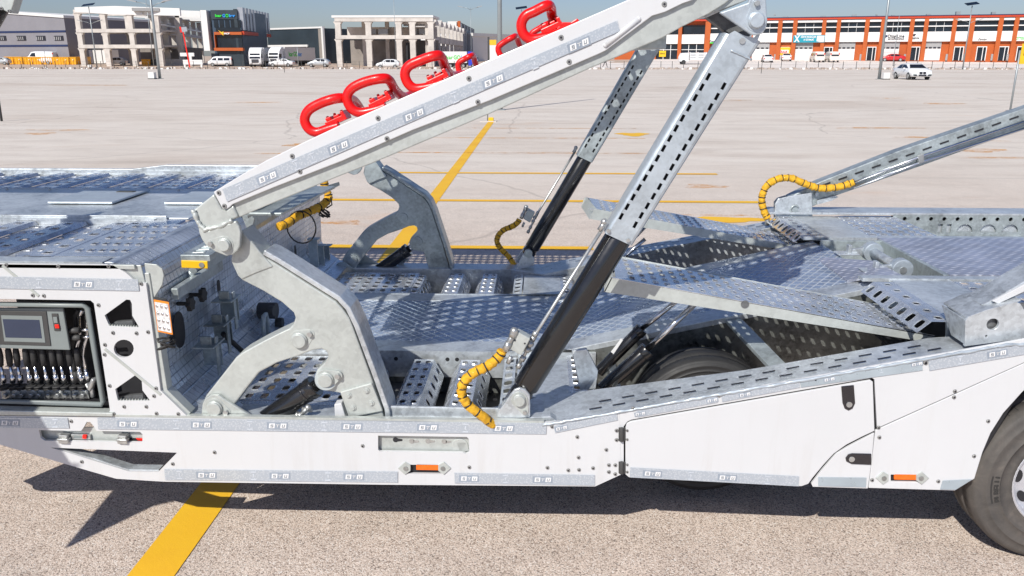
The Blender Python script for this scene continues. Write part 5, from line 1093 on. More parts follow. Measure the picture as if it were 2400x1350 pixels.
# bracket shelf under the upper beam, far side plate
mb = MB(); a = onwall(570, 500, .05); mb.obox(V(575, 505, .35), (.16, 0, 0), (.05, .75, 0), (0, 0, .012)); mb.obox(V(575, 512, .35), (.012, 0, 0), (.0, .6, 0), (0, 0, .10)); mb.build('shelf_bracket', M['galv_far'], TR, bevel=.002)
mb = MB(); mb.prism([V(700, 455, 1.5), V(795, 426, 2.3), V(797, 434, 2.3), V(730, 470, 1.5)], (-.05, 0, -.02)); mb.prism(S([(698, 455), (733, 460), (731, 472), (703, 467)], 1.5), (0, .05, 0)); mb.build('cross_shelf', M['galv_far'], TR, bevel=.002)
mb = MB(); mb.prism(S([(565, 502), (583, 498), (596, 512), (590, 536), (580, 540)], .5), (0, .01, 0)); mb.prism([V(565, 500, .5), V(640, 470, 1.0), V(690, 475, 1.2), V(600, 530, .6)], (0, 0, -.02)); mb.build('welded_gusset', M['galv_far'], TR)

# ---- hinge arms (near one measured, far one its twin)
arm = [(541, 612), (557, 647), (568, 657), (617, 682), (661, 709), (688, 733), (692, 745), (688, 759), (676, 771), (650, 783), (610, 803), (567, 827), (553, 838), (483, 927), (474, 947), (476, 970), (500, 984), (528, 980), (550, 947), (583, 903), (607, 873), (650, 850), (703, 833), (733, 821), (753, 818), (766, 824), (769, 835), (763, 848), (743, 867), (737, 883), (742, 902), (752, 913), (797, 921), (818, 982), (902, 986), (893, 955), (872, 890), (827, 767), (818, 745), (803, 724), (787, 707), (650, 620), (611, 597), (584, 563), (566, 540), (548, 560)]
mb = MB(); mb.prism(S(arm, .045), (0, .11, 0)); hinge = mb.build('hinge_arm', M['galv_pale'], TR, bevel=.006)
mb = MB(); q = [(616, 592), (655, 614), (792, 700), (814, 724), (834, 765), (880, 888), (905, 960), (908, 986)]
tp = S(q, .05); path = [p+Vec((.006, 0, .004)) for p in tp]
mb2 = MB(); vs = []
for i, p in enumerate(path):
    a = path[max(0, i-1)]; b = path[min(len(path)-1, i+1)]; t = (b-a).normalized(); nn = Vec((-t.z, 0, t.x)); nn = nn if nn.x > 0 else -nn
    p = p-nn*.012; vs += [p+Vec((0, -.009, 0)), p+nn*.022+Vec((0, -.009, 0)), p+nn*.022+Vec((0, .13, 0)), p+Vec((0, .13, 0))]
mb2.add(vs, [[i*4+k, i*4+(k+1) % 4, (i+1)*4+(k+1) % 4, (i+1)*4+k] for i in range(len(path)-1) for k in range(4)] + [[0, 1, 2, 3]]); fl2 = mb2.build('arm_flange', M['galv'], hinge, bevel=.004)
mb = MB(); mb.prism(S([(797, 919), (871, 898), (897, 964), (823, 979)], .033), (0, .012, 0)); fp_ = mb.build('foot_plate', M['galv_pale'], hinge, bevel=.004)
mb = MB()
for x, y in ((817, 927), (859, 916), (828, 956), (870, 945)):
    c = V(x, y, .033); mb.cyl(c, c-Vec((0, .003, 0)), .014, 18); mb.cyl(c-Vec((0, .003, 0)), c-Vec((0, .008, 0)), .008, 12)
mb.build('socket_bolts', M['galv_pale'], hinge, bevel=.001)
far_arm = mirrored(hinge, TR); far_arm['label'] = 'hinge arm on the far side, toned darker as in shade'
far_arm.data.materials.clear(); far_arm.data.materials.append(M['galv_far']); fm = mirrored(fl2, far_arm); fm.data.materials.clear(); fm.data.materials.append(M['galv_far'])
# foot lug, in front of arm bottom
lug = [(470, 985), (474, 948), (481, 934), (494, 926), (512, 926), (526, 936), (606, 986)]
mb = MB(); mb.prism(S(lug, .025), (0, .016, 0)); lp = mb.build('foot_lug', M['galv_pale'], TR, bevel=.004); m2 = mirrored(lp, TR)
mb = MB(); mb.prism(S(lug, .165), (0, .016, 0)); lp2 = mb.build('foot_lug', M['galv_far'], TR, bevel=.004); mirrored(lp2, TR)
def twin(o, m='galv_far'):  # far copies take the steel toned down for their shade
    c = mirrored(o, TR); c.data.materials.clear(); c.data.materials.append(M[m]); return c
pin('pivot_pin', 504, 956, .025, .030, TR, (531, 965)); pin('pivot_pin', 702, 797, .045, .030, TR, (727, 782)); pin('pivot_pin', 764, 889, .035, .030, TR, (792, 880))
for x, y in ((504, 956), (702, 797), (764, 889)):   # inner pin heads, seen on the far arm
    c = V(x, y, 0); Y = 2*YC-.16; mb = MB(); mb.cyl((c.x, Y+.01, c.z), (c.x, Y-.008, c.z), .036, 24); mb.cyl((c.x, Y-.008, c.z), (c.x, Y-.011, c.z), .022, 20); mb.build('pivot_pin', M['galv_far'], TR, bevel=.002)
mb = MB(); mb.cyl(V(764, 889, .06), V(764, 889, .034), .046, 28); mb.build('pin_boss', M['galv_pale'], TR)
# low lift cylinder and its fittings
def lowcyl(Y):
    a, b, c = V(600, 1000, Y), V(738, 905, Y), V(764, 889, Y); mb = MB(); d = (b-a).normalized()
    mb.cyl(a, b, .045, 28); cy = mb.build('lift_cylinder', M['black'], TR, bevel=.004)
    mb = MB(); mb.cyl(b-d*.03, b+d*.004, .049, 28); mb.cyl(b-d*.055, b-d*.045, .048, 28); mb.build('cylinder_collar', M['black'], cy, bevel=.002)
    mb = MB(); mb.cyl(b, c, .026, 20); mb.build('piston_rod', M['chrome'], cy)
    mb = MB(); p = V(715, 965, Y-.06); mb.sphere(V(722, 955, Y-.05), .014, 6); mb.cyl(V(722, 955, Y-.05), V(706, 972, Y-.05), .010, 8); mb.cyl(V(708, 958, Y-.04), V(732, 962, Y-.04), .009, 8); mb.sphere(V(704, 974, Y-.05), .015, 6); mb.cyl(V(700, 968, Y-.04), V(690, 985, Y-.04), .012, 8); mb.build('hose_fitting', M['steel'], cy)
    return cy
cy = lowcyl(.10)
def twin_tree(o, par):
    c = mirrored(o, par)
    for ch in [q for q in bpy.data.objects if q.parent == o]: twin_tree(ch, c)
    return c
twin_tree(cy, TR)
mb = MB(); mb.prism(S([(540, 945), (600, 985), (580, 990), (530, 960)], .12), (0, .05, 0)); mb.prism(S([(555, 940), (640, 985), (628, 990), (548, 950)], .30), (0, .02, 0)); mb.build('brace_bracket', M['galv'], TR, bevel=.003)

# ---- upper deck: side beams, white cover, tracks
UB = thing('upper_beam_probe', (0, 0, 0), 'x', 'x'); bpy.data.objects.remove(UB)
beam = [(501, 453), (622, 380), (700, 342), (800, 296), (1013, 203), (1227, 110), (1473, 3), (1700, -95), (1800, -140), (1800, -50), (1740, -28), (1700, 8), (1660, 33), (1600, 62), (1550, 90), (1383, 160), (1147, 267), (872, 383), (800, 411), (640, 476), (543, 517), (520, 500)]
mb = MB(); mb.prism(S(beam, .016), (0, .10, 0)); ub = mb.build('upper_deck_beam', M['galv_pale'], TR, bevel=.004)
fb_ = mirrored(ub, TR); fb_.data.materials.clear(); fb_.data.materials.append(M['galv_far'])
cov = [(500, 450), (560, 413), (622, 377), (700, 339), (800, 292), (1013, 199), (1227, 106), (1473, -1), (1700, -98), (1640, -20), (1623, 0), (1600, 8), (1559, 28), (1529, 37), (1419, 119), (1400, 128), (1147, 236), (967, 305), (800, 378), (640, 440), (545, 479), (538, 486), (529, 491), (521, 489)]
mb = MB(); mb.prism(S(cov, .0), (0, .012, 0)); cv = mb.build('beam_cover', M['white'], ub, bevel=.003)
far_cv = mirrored(cv, fb_)
strip([(521, 444), (1447, 48), (1453, 73), (532, 473)], [628, 803, 983, 1167, 1359], cv, faint=[560, 700, 740, 890, 1078, 1260])
mb = MB(); mb.cyl(V(1419, 106, .002), V(1497, 45, .002), .010, 10); mb.sphere(V(1419, 106, .002), .010, 6); mb.sphere(V(1497, 45, .002), .010, 6); mb.build('pressed_rib', M['white'], cv)
bolts([(513, 452), (526, 483), (685, 366), (886, 277), (1099, 184), (1315, 88), (1557, 10), (703, 402), (907, 325), (1120, 239), (1334, 145)], 0, cv, .010)
# hinge head of the upper beam
head = [(452, 493), (501, 455), (521, 492), (530, 494), (546, 481), (558, 508), (540, 519), (512, 532), (487, 541), (478, 537), (462, 519)]
mb = MB(); mb.prism(S(head, .004), (0, .15, 0)); hd = mb.build('hinge_head', M['galv_pale'], TR, bevel=.006); twin(hd)
random.seed(2)
mb = MB(); wp = []
for a, b in (((453, 493), (463, 520)), ((463, 520), (480, 538)), ((480, 538), (510, 533)), ((510, 533), (552, 514)), ):
    for k in range(7): t = k/7; wp.append(V(a[0]*(1-t)+b[0]*t, a[1]*(1-t)+b[1]*t, .0)+Vec((random.uniform(-.002, .002), 0, random.uniform(-.002, .002))))
mb.tube(wp, [random.uniform(.006, .012) for _ in wp], 7); mb.build('weld_bead', M['galv_pale'], hd)
lg = [(463, 520), (466, 545), (472, 560), (482, 575), (504, 590), (530, 600), (545, 597), (556, 588), (562, 577), (564, 545), (560, 530), (552, 518), (510, 533), (487, 541)]
mb = MB(); mb.prism(S(lg, -.004), (0, .022, 0)); hl = mb.build('hinge_lug', M['galv_pale'], TR, bevel=.005); twin(hl)
mb = MB(); mb.prism(S(lg, .165), (0, .018, 0)); hl2 = mb.build('hinge_lug', M['galv'], TR, bevel=.005); twin(hl2)
pin('pivot_pin', 527, 573, -.004, .024, TR, (495, 570))
mb = MB(); mb.prism(S([(545, 560), (566, 540), (590, 566), (614, 596), (640, 625), (600, 640), (566, 655), (548, 622)], .04), (0, .13, 0)); nk = mb.build('arm_neck', M['galv_pale'], TR, bevel=.005); twin(nk)
# upper tracks: perforated sheet following the beam
edge = [(-1.24, 1.605), (-1.052, 1.728), (-.75, 1.866), (-.401, 2.012), (-.063, 2.153), (.312, 2.309), (1.0, 2.595)]
def ztop(x):
    for (a, b), (c, d) in zip(edge, edge[1:]):
        if x <= c: return b+(d-b)*(x-a)/(c-a)
    return edge[-1][1]
for Y0 in (.13, 2*YC-.13-.56):
    mb = MB(); x = -1.20
    for (a, b), (c, d) in zip(edge, edge[1:]):
        n = max(1, round(math.hypot(c-a, d-b)/.078)); perf(mb, (a, Y0, b-.006), (c-a, 0, d-b), (0, .56, 0), n, 5, .42, .30, .010, ring=.72)
    tk = mb.build('upper_track', M['tread'], TR)
    for s in (0, 1):
        mb = MB(); yy = Y0-.012 if s == 0 else Y0+.56
        vs = []
        for a, b in edge: vs += [(a, yy, b-.008), (a, yy+.012, b-.008), (a, yy+.012, b-.07), (a, yy, b-.07)]
        mb.add(vs, [[i*4+k, i*4+(k+1) % 4, (i+1)*4+(k+1) % 4, (i+1)*4+k] for i in range(len(edge)-1) for k in range(4)]); mb.build('track_flange', M['galv_far'], tk)
for x in (.42, ):
    z = ztop(x)-.16; mb = MB(); mb.box(x-.05, x+.05, .1, 2*YC-.1, z-.05, z+.05); mb.build('cross_tube', M['galv_far'], TR, bevel=.004)
# strut head: lug on the beam end
mb = MB(); mb.prism(S([(1686, 30), (1754, 6), (1762, -20), (1795, -20), (1799, 50), (1796, 66), (1788, 78), (1772, 83), (1760, 81)], .0), (0, .02, 0)); sh = mb.build('strut_lug', M['sleeve'], TR, bevel=.005); twin(sh)
mb = MB(); mb.prism(S([(1632, 2), (1700, -40), (1752, -40), (1752, 0), (1686, 28), (1655, 42), (1640, 30)], .06), (0, .16, 0)); e1 = mb.build('beam_end_box', M['galv'], TR, bevel=.004); twin(e1)
mb = MB(); mb.prism(S([(1640, 28), (1690, 28), (1762, 80), (1752, 90), (1715, 82), (1700, 74)], .10), (0, .06, 0)); e2 = mb.build('lug_web', M['galv_dark'], TR, bevel=.003); twin(e2)
mb = MB(); mb.prism(S([(1667, 0), (1674, -12), (1752, -12), (1752, 0), (1680, 27), (1652, 36), (1655, 24)], .03), (0, .02, 0)); mb.build('white_end_plate', M['galv_pale'], TR, bevel=.003)
pin('pivot_pin', 1772, 48, -.0, .026, TR, (1773, 8), 'sleeve')
# sleeve with slotted faces
sl = [(1700, 76), (1722, 72), (1746, 84), (1768, 88), (1793, 74), (1784, 98), (1482, 577), (1418, 547)]
A0, A1 = V(1712, 72, .03), V(1450, 562, .03); ax = (A1-A0).normalized(); px_n = Vec((-ax.z, 0, ax.x))
def slots(Y):
    hs = []
    for (a, b, n) in (((1660, 180), (1456, 507), 15), ((1696, 202), (1489, 527), 15)):
        pa, pb = V(*a, .03), V(*b, .03)
        for k in range(n):
            c = pa.lerp(pb, k/(n-1)); c.y = Y; hs.append([c+ax*u*.0135+px_n*w*.0062 for u, w in ((-1, -1), (1, -1), (1, 1), (-1, 1))])
    return hs
def setY(pts, Y): return [Vec((p.x, Y, p.z)) for p in pts]
slf = S(sl, .03)
rr = .014
def inset(p, sgn): return p - px_n*sgn*rr
mb = MB(); sgn = -1 if (slf[0]-A0).dot(px_n) < 0 else 1
fpl = [inset(slf[0], sgn), slf[1], slf[2], slf[3], inset(slf[4], -sgn), inset(slf[5], -sgn), inset(slf[6], -sgn), inset(slf[7], sgn)]
mb.prism(fpl, (0, .005, 0), slots(.03)); mb.prism(setY(fpl, .145), (0, .005, 0), slots(.145))
for a, b, q in ((slf[0], slf[7], sgn), (slf[5], slf[6], -sgn)):
    e = px_n*q; prof = []
    for k in range(7): t = math.pi/2*k/6; prof.append((rr*math.sin(t)-rr, rr-rr*math.cos(t)))
    prof += [(rr*math.cos(math.pi/2*k/6)-rr, .12-rr+rr*math.sin(math.pi/2*k/6)) for k in range(7)]
    vs = [];
    for p in (a, b): vs += [p+e*u+Vec((0, w, 0)) for u, w in prof]
    n = len(prof); mb.add(vs, [[k, k+1, n+k+1, n+k] for k in range(n-1)], True)
slv = mb.build('strut_sleeve', M['sleeve'], TR)
mb = MB(); i_ = S([(1692, 98), (1768, 112), (1478, 566), (1428, 542)], .055); mb.prism(i_, (0, .075, 0)); core = mb.build('sleeve_shade_fill', M['interior'], TR)  # black fill standing in for the shade inside the hollow sleeve
mb = MB(); a, b = V(1426, 541, .026), V(1472, 563, .026)
for c in (a, b): mb.cyl(c, c-Vec((0, .006, 0)), .008, 12)
c = V(1740, 96, .028); mb.cyl(c, c-Vec((0, .003, 0)), .011, 14); mb.build('bolt_heads', M['steel'], slv)
mb = MB(); wp = [V(1712+(1762-1712)*k/10, 118+(140-118)*k/10+random.uniform(-1, 1), .029) for k in range(11)]; mb.tube(wp, .004, 6); mb.build('weld_bead', M['sleeve'], slv)
s2 = mirrored(slv, TR); s2.data.materials.clear(); s2.data.materials.append(M['galv_far']); s2['label'] = 'slotted strut sleeve on the far side, toned darker as in shade'; mirrored(core, TR)
# long black cylinder with side pipe and valve block
a, b = V(1232, 905, .09), V(1452, 552, .09); ax2 = (b-a).normalized(); mb = MB(); mb.cyl(a, b, .0545, 36); lc = mb.build('strut_cylinder', M['black'], TR, bevel=.006)
mb = MB(); mb.cyl(a-ax2*.05, a+ax2*.01, .045, 28); mb.sphere(a-ax2*.035+Vec((0, 0, 0)), .05, 10, sq=(1, .8, 1)); mb.build('cylinder_eye', M['black'], lc)
mb = MB(); mb.tube([V(1213, 860, .05), V(1233, 825, .045), V(1246, 797, .045), V(1414, 533, .045)], .0075, 10); mb.build('side_pipe', M['steel'], lc)
mb = MB()
for t in ((1213, 862), (1222, 845), (1233, 822), (1246, 798), (1251, 788)):
    c = V(*t, .045); mb.cyl(c, c+ax2*.022, .0125, 6)
mb.sphere(V(1243, 806, .03), .015, 6); mb.sphere(V(1236, 820, .03), .014, 6); mb.cyl(V(1405, 540, .045), V(1418, 520, .045), .011, 8); mb.sphere(V(1416, 520, .045), .014, 6); mb.build('pipe_fitting', M['steel'], lc)
mb = MB(); mb.prism(S([(1214, 778), (1243, 794), (1222, 834), (1194, 818)], -.01), (0, .05, 0)); vb = mb.build('valve_block', M['galv_pale'], lc, bevel=.004)
mb = MB()
for t in ((1207, 798), (1230, 805)): c = V(*t, -.01); mb.cyl(c, c-Vec((0, .001, 0)), .004, 8)
mb.build('bolt_holes', M['interior'], vb)
mb = MB(); c0, c1 = V(1206, 776, -.01), V(1184, 822, -.01); mb.cyl(c0, c1, .012, 10); mb.cyl(V(1206, 774, -.01), V(1200, 790, -.01), .016, 6); mb.cyl(V(1193, 802, -.01), V(1185, 820, -.01), .015, 6); mb.sphere(V(1205, 776, -.01), .017, 6); mb.cyl(V(1198, 835, 0), V(1190, 852, 0), .009, 8); mb.build('pipe_fitting', M['steel'], vb)
twin_tree(lc, TR)
# strut foot
ft = [(1164, 985), (1166, 968), (1196, 925), (1205, 914), (1218, 909), (1232, 913), (1242, 926), (1243, 978)]
mb = MB(); mb.prism(S(ft, .025), (0, .016, 0)); f1_ = mb.build('strut_foot', M['galv'], TR, bevel=.005); mirrored(f1_, TR)
mb = MB(); mb.prism(S([(1180, 940), (1200, 905), (1225, 900), (1243, 925), (1243, 950), (1166, 965)], .15), (0, .016, 0)); f2_ = mb.build('strut_foot', M['galv'], TR, bevel=.005); mirrored(f2_, TR)
pin('pivot_pin', 1217, 937, .022, .024, TR, (1230, 965))
c = V(1217, 937, 0); Y = 2*YC-.166; mb = MB(); mb.cyl((c.x, Y+.01, c.z), (c.x, Y-.01, c.z), .03, 24); mb.build('pivot_pin', M['galv_far'], TR, bevel=.002)

# ---- flap ramps
def zr(x): return 1.19-.178*(x-.318)
mb = MB(); x0, x1 = .318, 1.745
perf(mb, (x0+.07, .345, zr(x0+.07)), (x1-x0-.12, 0, zr(x1-.05)-zr(x0+.07)), (0, .395, 0), 25, 5, .28, .29, .0035)
U_ = Vec((x1-x0, 0, zr(x1)-zr(x0)))
mb.prism([(x0+.02, .345, zr(x0+.02)), (x0+.07, .345, zr(x0+.07)), (x0+.07, .74, zr(x0+.07)), (x0+.04, .74, zr(x0+.04))], (0, 0, -.004))
for a, b in ((.330, .345), (.74, .75)): mb.prism([(x0, a, zr(x0)), (x1, a, zr(x1)), (x1, b, zr(x1)), (x0, b, zr(x0))], (0, 0, -.004))
sk_ = mb; mb = MB()
mb.prism([(x0-.01, .330, zr(x0)-.002), (x1, .330, zr(x1)), (x1-.02, .330, zr(x1)-.030), (x0-.03, .330, zr(x0)-.066)], (0, .006, 0)); mb.prism([(x0+.03, .750, zr(x0)), (x1, .750, zr(x1)), (x1-.02, .750, zr(x1)-.03), (x0, .750, zr(x0)-.066)], (0, .005, 0))
mb.prism([(x0, .33, zr(x0)), (x0+.04, .75, zr(x0)), (x0, .75, zr(x0)-.066), (x0-.03, .33, zr(x0)-.066)], (.005, 0, 0))
rp1 = sk_.build('flap_ramp', M['tread'], TR); rp2 = mirrored(rp1, TR); rk = mb.build('ramp_skirt', M['galv_pale'], rp1); rk2 = mirrored(rk, rp2)
mb = MB(); xn = .905; mb.cyl((xn, .327, zr(xn)-.012), (xn, .3295, zr(xn)-.012), .018, 16); n1 = mb.build('lifting_notch', M['galv_dark'], rp1)
# gas springs under the near ramp, twins under the far one
for (p0, p1, p2, Y, r) in (((1403, 872), (1505, 770), (1592, 700), .70, .030), ((1412, 912), (1518, 818), (1628, 712), .48, .034)):
    mb = MB(); mb.cyl(V(*p0, Y), V(*p1, Y), r, 20); mb.cyl(V(*p1, Y)-(V(*p1, Y)-V(*p0, Y)).normalized()*.035, V(*p1, Y), r*1.12, 20); g = mb.build('ramp_cylinder', M['black'], TR, bevel=.003)
    mb = MB(); mb.cyl(V(*p1, Y), V(*p2, Y), r*.42, 14); mb.build('piston_rod', M['chrome'], g); twin_tree(g, TR)
mb = MB(); mb.prism(S([(1432, 825), (1456, 793), (1460, 797), (1438, 830)], .6), (0, .004, 0)); mb.build('data_sticker', M['inkwhite'], TR)
mb = MB(); mb.prism(S([(1340, 822), (1375, 818), (1402, 870), (1396, 912), (1360, 915)], .34), (0, .02, 0)); mb.build('well_bracket', M['galv'], TR, bevel=.003)
mb = MB(); mb.box(.36, .40, .33, .9, .50, .60); mb.build('cross_member', M['galv'], TR, bevel=.003)
mb = MB(); mb.prism([V(1702, 750, .845), V(1738, 746, .845), V(1852, 862, .25), V(1812, 868, .25)], (0, 0, -.02)); mb.build('cross_member', M['galv_far'], TR, bevel=.003)
# ---- wheels
def wheel(x, Y, z, R=.385, w=.25, text=False, kk=.56):
    kr = kk/.56; K = lambda r: 1-(1-r)*(1-kk)/.44
    mb = MB(); prof = [(.0, .56), (.012, .60), (.004, .70), (-.001, .705), (-.001, .715), (.003, .72), (.0, .80), (-.003, .843), (-.003, .855), (.002, .86), (.004, .92), (.010, .965), (.016, .972), (.026, .992), (.04, 1.0), (w*.5-.045, 1.0), (w*.5-.043, .978), (w*.5-.035, .978), (w*.5-.033, 1.0), (w*.5+.033, 1.0), (w*.5+.035, .978), (w*.5+.043, .978), (w*.5+.045, 1.0), (w-.06, 1.0), (w-.02, .955), (w, .85), (w-.01, .56)]
    n = 72; vs = []
    for y, r in prof:
        for k in range(n): a = 2*math.pi*k/n; vs.append((x+math.cos(a)*R*r, Y+y, z+math.sin(a)*R*r))
    m = len(prof); vs = [(x+(vx-x)*(K(math.hypot(vx-x, vz-z)/R)/(math.hypot(vx-x, vz-z)/R)), vy, z+(vz-z)*(K(math.hypot(vx-x, vz-z)/R)/(math.hypot(vx-x, vz-z)/R))) for vx, vy, vz in vs]
    mb.add(vs, [[i*n+k, i*n+(k+1) % n, ((i+1) % m)*n+(k+1) % n, ((i+1) % m)*n+k] for i in range(m) for k in range(n)], True)
    ty = mb.build('wheel', M['tyre'] if kk < .6 else M['rubber'], TR)
    mb = MB(); 
    for k in range(60):
        a = 2*math.pi*k/60; c = Vec((math.cos(a), 0, math.sin(a))); tt = Vec((-math.sin(a), 0, math.cos(a))); o = Vec((x, Y+.042, z))+c*R*1.0006; mb.add([o-tt*.0012, o+tt*.0012, o+tt*.0012+Vec((0, .035, 0)), o-tt*.0012+Vec((0, .035, 0))], [[0, 1, 2, 3]])
    mb.build('tread_sipes', M['interior'], ty)
    mb = MB(); prof = [(.008, .575), (.0, .565), (.002, .545), (.03, .52), (.055, .50), (.06, .36), (.045, .30), (.03, .2), (.03, 0.001)]; vs = []; n = 60
    for y, r in prof:
        for k in range(n): a = 2*math.pi*k/n; vs.append((x+math.cos(a)*R*r*kr, Y+y, z+math.sin(a)*R*r*kr))
    mb.add(vs, [[i*n+k, i*n+(k+1) % n, (i+1)*n+(k+1) % n, (i+1)*n+k] for i in range(len(prof)-1) for k in range(n)], True); rm = mb.build('rim', M['rimpaint'], ty)
    mb = MB()
    for k in range(10):
        a = 2*math.pi*k/10; c = Vec((x+math.cos(a)*R*.43, Y+.054, z+math.sin(a)*R*.43)); rr = Vec((math.cos(a), 0, math.sin(a))); tt = Vec((-math.sin(a), 0, math.cos(a))); mb.prism([c+rr*.018*math.cos(q)*1.0+tt*.03*math.sin(q) for q in [2*math.pi*j/14 for j in range(14)]], (0, .004, 0))
    mb.build('rim_openings', M['interior'], ty)
    if text:
        word = 'PIRELLI'
        for i, ch in enumerate(word):
            a = rad(186.5-(i-3)*3.9); c = Vec((math.cos(a), 0, math.sin(a))); tt = Vec((math.sin(a), 0, -math.cos(a)))
            text_mesh(ch, .036, Vec((x, Y+.0005, z))+c*R*.70-tt*.010, tt, c, 'tyre_lettering', M['tyretext'], ty, .0012, bold=.001)
        mb = MB(); pts = []
        for k in range(9): a = rad(186.5+13.5-k*3.1); pts.append(Vec((x+math.cos(a)*R*.805, Y-.0005, z+math.sin(a)*R*.805)))
        for k in range(9): a = rad(186.5+13.5-(8-k)*3.1); pts.append(Vec((x+math.cos(a)*R*.785, Y-.0005, z+math.sin(a)*R*.785)))
        mb.prism(pts, (0, .004, 0)); mb.build('tyre_lettering', M['tyretext'], ty)
    return ty
def tyre_mat():
    m, n, b = mat('dusty_tyre'); co = coords(n)
    n.links.new(ramp(n, nz(n, co, 9, 7, .7, .6), [(.3, (.055, .052, .05)), (.6, (.10, .09, .082)), (.8, (.17, .145, .125))]), b.inputs['Base Color']); b.inputs['Roughness'].default_value = .7; bump(n, b, nz(n, co, 60, 3), .12, .003); return m
M['tyre'] = tyre_mat(); M['tyretext'] = plain('tyre_text', (.035, .034, .033), .6); M['rimpaint'] = plain('silver_rim', (.62, .63, .68), .3, .4, .08, 6)
wheel(2.235, .045, .385, text=True); wheel(.81, .50, .395, .35, .22, kk=.75); wheel(.81, 2*YC-.72, .395, .35, .22, kk=.75); wheel(2.235, 2*YC-.30, .385)
mb = MB(); mb.cyl((2.235, .3, .385), (2.235, 2.4, .385), .05, 16); mb.build('axle', M['galv_dark'], TR); mb = MB(); mb.cyl((.74, .6, .385), (.74, 2.1, .385), .05, 16); mb.build('axle', M['galv_dark'], TR)

# ---- rear deck
def rear_side():
    out = []
    mb = MB(); perf(mb, (1.60, .20, .995), (.055, 0, .05), (0, .62, 0), 1, 7, .40, .28, .002); perf(mb, (1.655, .20, 1.045), (.10, 0, .0), (0, .62, 0), 1, 6, .2, .22, .003); out.append(('tread_bar', mb, 'tread'))
    mb = MB(); mb.prism([(1.755, .20, 1.045), (2.05, .20, 1.045), (2.05, .86, 1.045), (1.755, .86, 1.045)], (0, 0, -.01)); mb.box(1.62, 4.2, .86, .92, 1.035, 1.052); out.append(('cover_plate', mb, 'galv'))
    mb = MB(); perf(mb, (2.05, .22, 1.045), (.42, 0, 0), (0, .62, 0), 6, 7, .34, .28, .004); out.append(('perforated_deck', mb, 'tread'))
    mb = MB()
    for k in range(5): bar(mb, 2.62+k*.26, .10, .99, .25, .85, 7)
    out.append(('tread_bar', mb, 'tread'))
    return out
for nm, mb, m_ in rear_side():
    o = mb.build(nm, M[m_], TR); c = mirrored(o, TR)
    if nm == 'tread_bar' and min(v.co.x for v in c.data.vertices) > 2.3:
        for v in c.data.vertices: v.co.z -= .07
mb = MB(); mb.prism([(2.08, .93, 1.056), (4.2, .93, 1.056), (4.2, 1.79, 1.056), (2.06, 1.79, 1.056)], (0, 0, -.012)); mb.build('rear_deck_plate', M['plate_rear'], TR)
mb = MB(); mb.prism([(1.60, 1.0, 1.0), (1.70, .92, 1.052), (1.84, .92, 1.052), (1.82, 1.22, 1.052), (1.64, 1.45, 1.012), (1.60, 1.45, 1.0)], (0, 0, -.012)); mb.build('deck_margin', M['plate_rear'], TR)
mb = MB(); mb.box(2.05, 2.08, .93, 1.75, .90, 1.055); mb.box(1.84, 2.08, .91, .93, .90, 1.05); mb.box(1.70, 2.08, 1.72, 1.74, .90, 1.05); mb.box(1.70, 2.05, .93, 1.72, .84, .86); mb.build('winch_well', M['galv_far'], TR, bevel=.003)
mb = MB(); p1, p2 = Vec((1.90, 1.08, 1.045)), Vec((1.90, 1.46, 1.045))
mb.cyl(p1, p2, .026, 20); mb.build('roller_shaft', M['galv'], TR)
for p in (p1, p2): mb = MB(); mb.cyl(p-Vec((0, .03, 0)), p+Vec((0, .03, 0)), .055, 28); rl = mb.build('roller_drum', M['sleeve'], TR, bevel=.004); mb = MB(); mb.cyl(p-Vec((0, .035, 0)), p-Vec((0, .03, 0)), .018, 12); mb.build('roller_bolt', M['steel'], rl)
for p in (p1, p2): mb = MB(); mb.prism([p+Vec((-.01, .0, -.03)), p+Vec((-.14, 0, -.015)), p+Vec((-.13, 0, .01)), p+Vec((-.01, 0, .03))], (0, .02, 0)); mb.box(p.x-.20, p.x-.08, p.y-.04, p.y+.05, 1.03, 1.038); mb.box(p.x-.14, p.x-.12, p.y-.02, p.y+.02, 1.03, 1.085); mb.build('roller_bracket', M['galv'], TR, bevel=.003)
# far rim of the rear deck with its row of holes
mb = MB(); Y = 2*YC-.228
holes = []
for k in range(18): x = 2.53+k*.09; holes.append([(x+.014*math.cos(a), Y, 1.035+.014*math.sin(a)) for a in [2*math.pi*j/12 for j in range(12)]])
for x, w in ((2.78, .016), (2.84, .016), (3.38, .016), (3.44, .016)): holes.append([(x-w, Y, .94), (x+w, Y, .94), (x+w, Y, 1.0), (x-w, Y, 1.0)])
for x in (2.95, 3.11, 3.26): holes.append([(x+.055*math.cos(a), Y, .945+.055*math.sin(a)) for a in [math.pi*j/10 for j in range(11)]])
mb.prism([(2.45, Y, .90), (4.2, Y, .90), (4.2, Y, 1.06), (2.45, Y, 1.06)], (0, .01, 0), holes); mb.build('far_rim', M['galv_far'], TR)
mb = MB(); mb.box(2.45, 4.2, Y+.03, Y+.035, .88, 1.05); mb.build('rim_backing', M['interior'], TR)
mb = MB(); mb.box(1.60, 4.2, Y, 2*YC-.01, 1.06, 1.075); mb.build('rim_cap', M['galv'], TR, bevel=.003)
